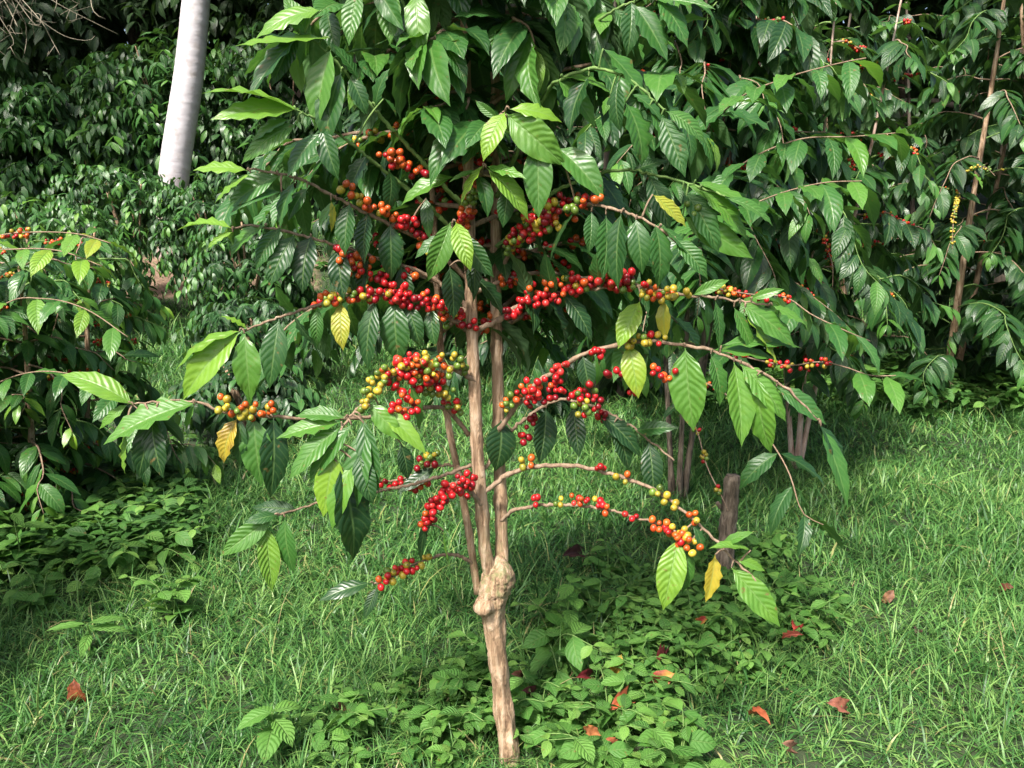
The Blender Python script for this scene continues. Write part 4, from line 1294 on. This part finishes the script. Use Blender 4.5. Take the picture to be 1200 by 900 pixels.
def weed(x, y, s, zone):
    k = rw.randint(6)
    z = float(gz(x, y))
    lab, grp = ZONES[zone]
    if WDATA[k] is None:
        (V, Q, luv, tt), (tv, tq, ta) = WPROTO[k]
        r_ = thing('weed_plant', lab, 'weed', (0, 0, 0), grp)
        a = mesh_obj('foliage', V, Q, M_WEED, {'luv': luv, 'tint': tt}, r_)
        b = mesh_obj('stem', tv, tq, M_GREENTWIG, ta, r_)
        WDATA[k] = (a, b)
    else:
        r_ = thing('weed_plant', lab, 'weed', (0, 0, 0), grp)
        for src in WDATA[k]:
            c = src.copy()
            COL.objects.link(c)
            c.parent = r_
    r_.location = (x, y, z)
    r_.rotation_euler = (rw.uniform(-.15, .15), rw.uniform(-.15, .15), rw.rand() * 6.28)
    r_.scale = (s, s, s)


for k in range(64):                                     # round the trunk foot, at the front
    px, py = rw.uniform(400, 800), rw.uniform(800, 930)
    if py < 850 and not (470 < px < 780):
        continue
    if abs(px - 592) < 34 and py > 880:
        continue
    p = on_ground(px, py)
    weed(p[0], p[1], rw.uniform(.6, 1.05), 'foot')
for k in range(80):
    px, py = rw.normal(815, 85), rw.normal(735, 38)
    if px < 640 or px > 1000:
        continue
    p = on_ground(px, py)
    weed(p[0], p[1], rw.uniform(.5, 1.0), 'right')
for px, py, s in ((640, 775, 1.3), (655, 760, 1.2), (562, 800, .9), (705, 735, .9), (690, 720, .8)):
    p = on_ground(px, py)
    weed(p[0], p[1], s, 'right')
for k in range(85):
    px = rw.uniform(-60, 260)
    py = 640 + rw.normal(0, 45) - .12 * px
    p = on_ground(px, py)
    weed(p[0], p[1], rw.uniform(.7, 1.4), 'left')
for k in range(60):
    px, py = rw.uniform(880, 1200), rw.normal(468, 8)
    p = on_ground(px, py)
    weed(p[0], p[1], rw.uniform(1.0, 2.0), 'back')

# dense undergrowth that reads as one mass beneath the left bush and behind the lawn
rc = np.random.RandomState(91)
Lv, tb = Leaves(), Tubes()
for k in range(330):
    px = rc.uniform(-120, 215)
    py = rc.uniform(560, 700) - .10 * max(px, 0)
    p = on_ground(px, py)
    weed_leaves(rc, 2, .17, .075, (p[0], p[1], float(gz(p[0], p[1]))), Lv, tb, .08)  # low tint paints the left bush's shade into these leaves
for k in range(300):
    x, y = rc.uniform(1.0, 6.5), rc.uniform(5.0, 7.5)
    weed_leaves(rc, 2, .28, .12, (x, y, float(gz(x, y))), Lv, tb, .15)
for k in range(160):
    x, y = rc.uniform(-6.5, -1.0), rc.uniform(11.0, 13.4)
    if soil_at(x, y) > .5:
        continue
    weed_leaves(rc, 2, .30, .13, (x, y, float(gz(x, y))), Lv, tb, .3)
gc = Lv.build('ground_cover', M_WEED, None, None, 1)
tag(gc, 'dark creeping leafy ground cover beneath the bushes', 'ground cover', kind='stuff')

# single seedlings that stand out
for px, py, h, L, n, lab in [(42, 600, .30, .15, 4, 'pale grey-green seedling with long pointed leaves at the left edge'),
                             (25, 690, .26, .14, 4, 'serrated-leaved seedling in the dark lower left undergrowth'),
                             (105, 775, .10, .11, 3, 'pale long-leaved seedling lying in the grass at lower left'),
                             (318, 893, .12, .10, 3, 'small upright seedling in the grass at the bottom edge, left of the trunk'),
                             (660, 770, .22, .10, 5, 'seedling with rounded leaves standing close right of the trunk')]:
    p = on_ground(px, py)
    r = np.random.RandomState(px)
    z = float(gz(p[0], p[1]))
    t_ = thing('seedling', lab, 'seedling', (p[0], p[1], z))
    tb = Tubes()
    C = spline([(p[0], p[1], z - .01), (p[0] + .01, p[1], z + h * .5), (p[0] + .015, p[1] - .02, z + h)], 12)
    tb.add(C, np.linspace(.003, .0016, 12), 6)
    tb.build('stem', M_GREENTWIG, t_, C[0])
    Lv = Leaves()
    for k in range(n):
        j = 11 - k * 2
        az = r.rand() * 6.28
        for sg in (0, 3.14):
            d = np.array([math.cos(az + sg), math.sin(az + sg), r.uniform(.0, .35)])
            l = L * r.uniform(.75, 1.05)
            Lv.add(C[j], nrm(d), np.array([0, 0, 1.0]) + .15 * r.randn(3), l, l * (.3 if L > .105 else .55), r.uniform(.5, 1.1), .55 + .2 * r.rand(), .25, .05)
    Lv.build('foliage', M_WEED, t_, C[0], 2)

# ================================================================== fallen leaves
FL = [(86, 815, .085, (.42, .12, .045), 'curled orange-brown fallen leaf alone in the grass at lower left'),
      (396, 826, .06, (.20, .08, .04), 'narrow brown fallen leaf standing in the grass left of the trunk'),
      (679, 645, .13, (.09, .035, .03), 'dark brown fallen leaf lying in the shaded grass right of the stems'),
      (694, 789, .085, (.22, .025, .03), 'dark red curled fallen leaf among the weeds'),
      (722, 781, .07, (.50, .36, .05), 'yellow fallen leaf with a red edge beside the dark red curled one'),
      (777, 762, .09, (.20, .035, .03), 'dark red fallen leaf standing upright in the grass'),
      (772, 797, .09, (.46, .10, .07), 'pinkish red and yellow fallen leaf right of the weeds'),
      (737, 815, .12, (.58, .15, .06), 'largest orange-red fallen leaf in front of the weeds'),
      (628, 808, .07, (.12, .03, .035), 'small maroon fallen leaf close beside the trunk'),
      (612, 790, .055, (.14, .06, .035), 'tiny brown fallen leaf touching the trunk side'),
      (690, 857, .055, (.60, .24, .08), 'small orange fallen leaf in the weeds at the trunk foot'),
      (720, 868, .04, (.48, .16, .07), 'tiniest orange fallen leaf in the weeds at the trunk foot'),
      (935, 727, .07, (.56, .08, .05), 'bright red fallen leaf on the weeds beyond the lower right branch'),
      (927, 743, .065, (.50, .14, .08), 'orange-red fallen leaf just below the bright red one'),
      (990, 826, .085, (.42, .16, .10), 'tan-red curled fallen leaf in open grass at lower right'),
      (889, 833, .075, (.55, .15, .06), 'orange fallen leaf hidden under grass blades at lower right'),
      (933, 874, .06, (.34, .18, .11), 'tan fallen leaf near the bottom edge on the right'),
      (820, 727, .06, (.28, .03, .03), 'dark crimson fallen leaf under the yellow spotted branch leaf'),
      (1177, 686, .06, (.24, .09, .05), 'brown fallen leaf in the grass at the right edge'),
      (1042, 699, .06, (.36, .19, .10), 'pale tan fallen leaf in open grass on the right'),
      (1077, 735, .05, (.12, .07, .05), 'dark brown withered fallen leaf in open grass on the right')]
rf = np.random.RandomState(14)
for px, py, L, c, lab in FL:
    p = on_ground(px, py, .098 if 600 < px < 960 else .06)
    Lv = Leaves()
    up = np.array([rf.uniform(-.5, .5), -.75, .8])
    a = rf.rand() * 6.28
    T = np.array([math.cos(a), .35 * math.sin(a), .25 * math.sin(a)])
    L = L * 1.05
    Lv.add(p - nrm(T) * L * .5, T, up, L, L * .52, rf.uniform(1.2, 2.6) * (1 if rf.rand() < .6 else -1), .5, rf.uniform(.4, 1.1), .22)
    V, Q, luv, tt = Lv.arrays(2, rf)
    base = np.array(c)
    alt = np.array((.55, .40, .06)) if 'yellow' in lab else base * np.array([.55, .5, .6])
    k = np.clip(.5 + .5 * np.sin(luv[:, 0] * 5 + luv[:, 1] * 2 + rf.rand() * 6), 0, 1)[:, None] ** 1.5 * .8
    colr = np.hstack([base[None] * (1 - k) + alt[None] * k, np.ones((len(V), 1))])
    tag(mesh_obj('fallen_leaf', V, Q, M_FALLEN, {'col': colr * np.array([.62, .60, .60, 1])}, None, p), lab, 'fallen leaf', 'fallen coffee leaves on the grass')

# ================================================================== light, sky, camera
sun_dir = nrm(np.array([-.45, -.85, 1.22]))          # towards the sun
sd = bpy.data.lights.new('sun', 'SUN')
sd.energy = 4.1
sd.angle = math.radians(7)
sd.color = (1.0, .95, .87)
so = bpy.data.objects.new('sun', sd)
COL.objects.link(so)
from mathutils import Vector
so.rotation_euler = Vector(tuple(sun_dir)).to_track_quat('Z', 'Y').to_euler()
so.location = (-4, -5, 12)
w = bpy.data.worlds.new('World')
sc.world = w
w.use_nodes = True
nt = w.node_tree
bg = nt.nodes['Background']
sky = nt.nodes.new('ShaderNodeTexSky')
sky.sky_type = 'NISHITA'
sky.sun_disc = False
sky.sun_elevation = math.asin(sun_dir[2])
sky.sun_rotation = math.atan2(sun_dir[0], sun_dir[1])
sky.air_density = 1.0
sky.dust_density = 5.0
sky.ozone_density = 1.0
nt.links.new(sky.outputs[0], bg.inputs[0])
bg.inputs[1].default_value = .115

cd = bpy.data.cameras.new('camera')
cam = bpy.data.objects.new('camera', cd)
COL.objects.link(cam)
cam.location = (0, 0, CAM_H)
cam.rotation_euler = (math.radians(90) - PITCH, 0, 0)
cd.sensor_width = 36
cd.lens = 36 * F / 1200
cd.clip_start = .02
cd.clip_end = 600
sc.camera = cam
vs = sc.view_settings
vs.view_transform = 'Standard'
vs.look = 'None'
vs.exposure = 1.2
vs.gamma = 1
vs.use_curve_mapping = False
sc.cycles.max_bounces = 6
sc.cycles.transparent_max_bounces = 4
sc.render.resolution_x = 1024
sc.render.resolution_y = 768
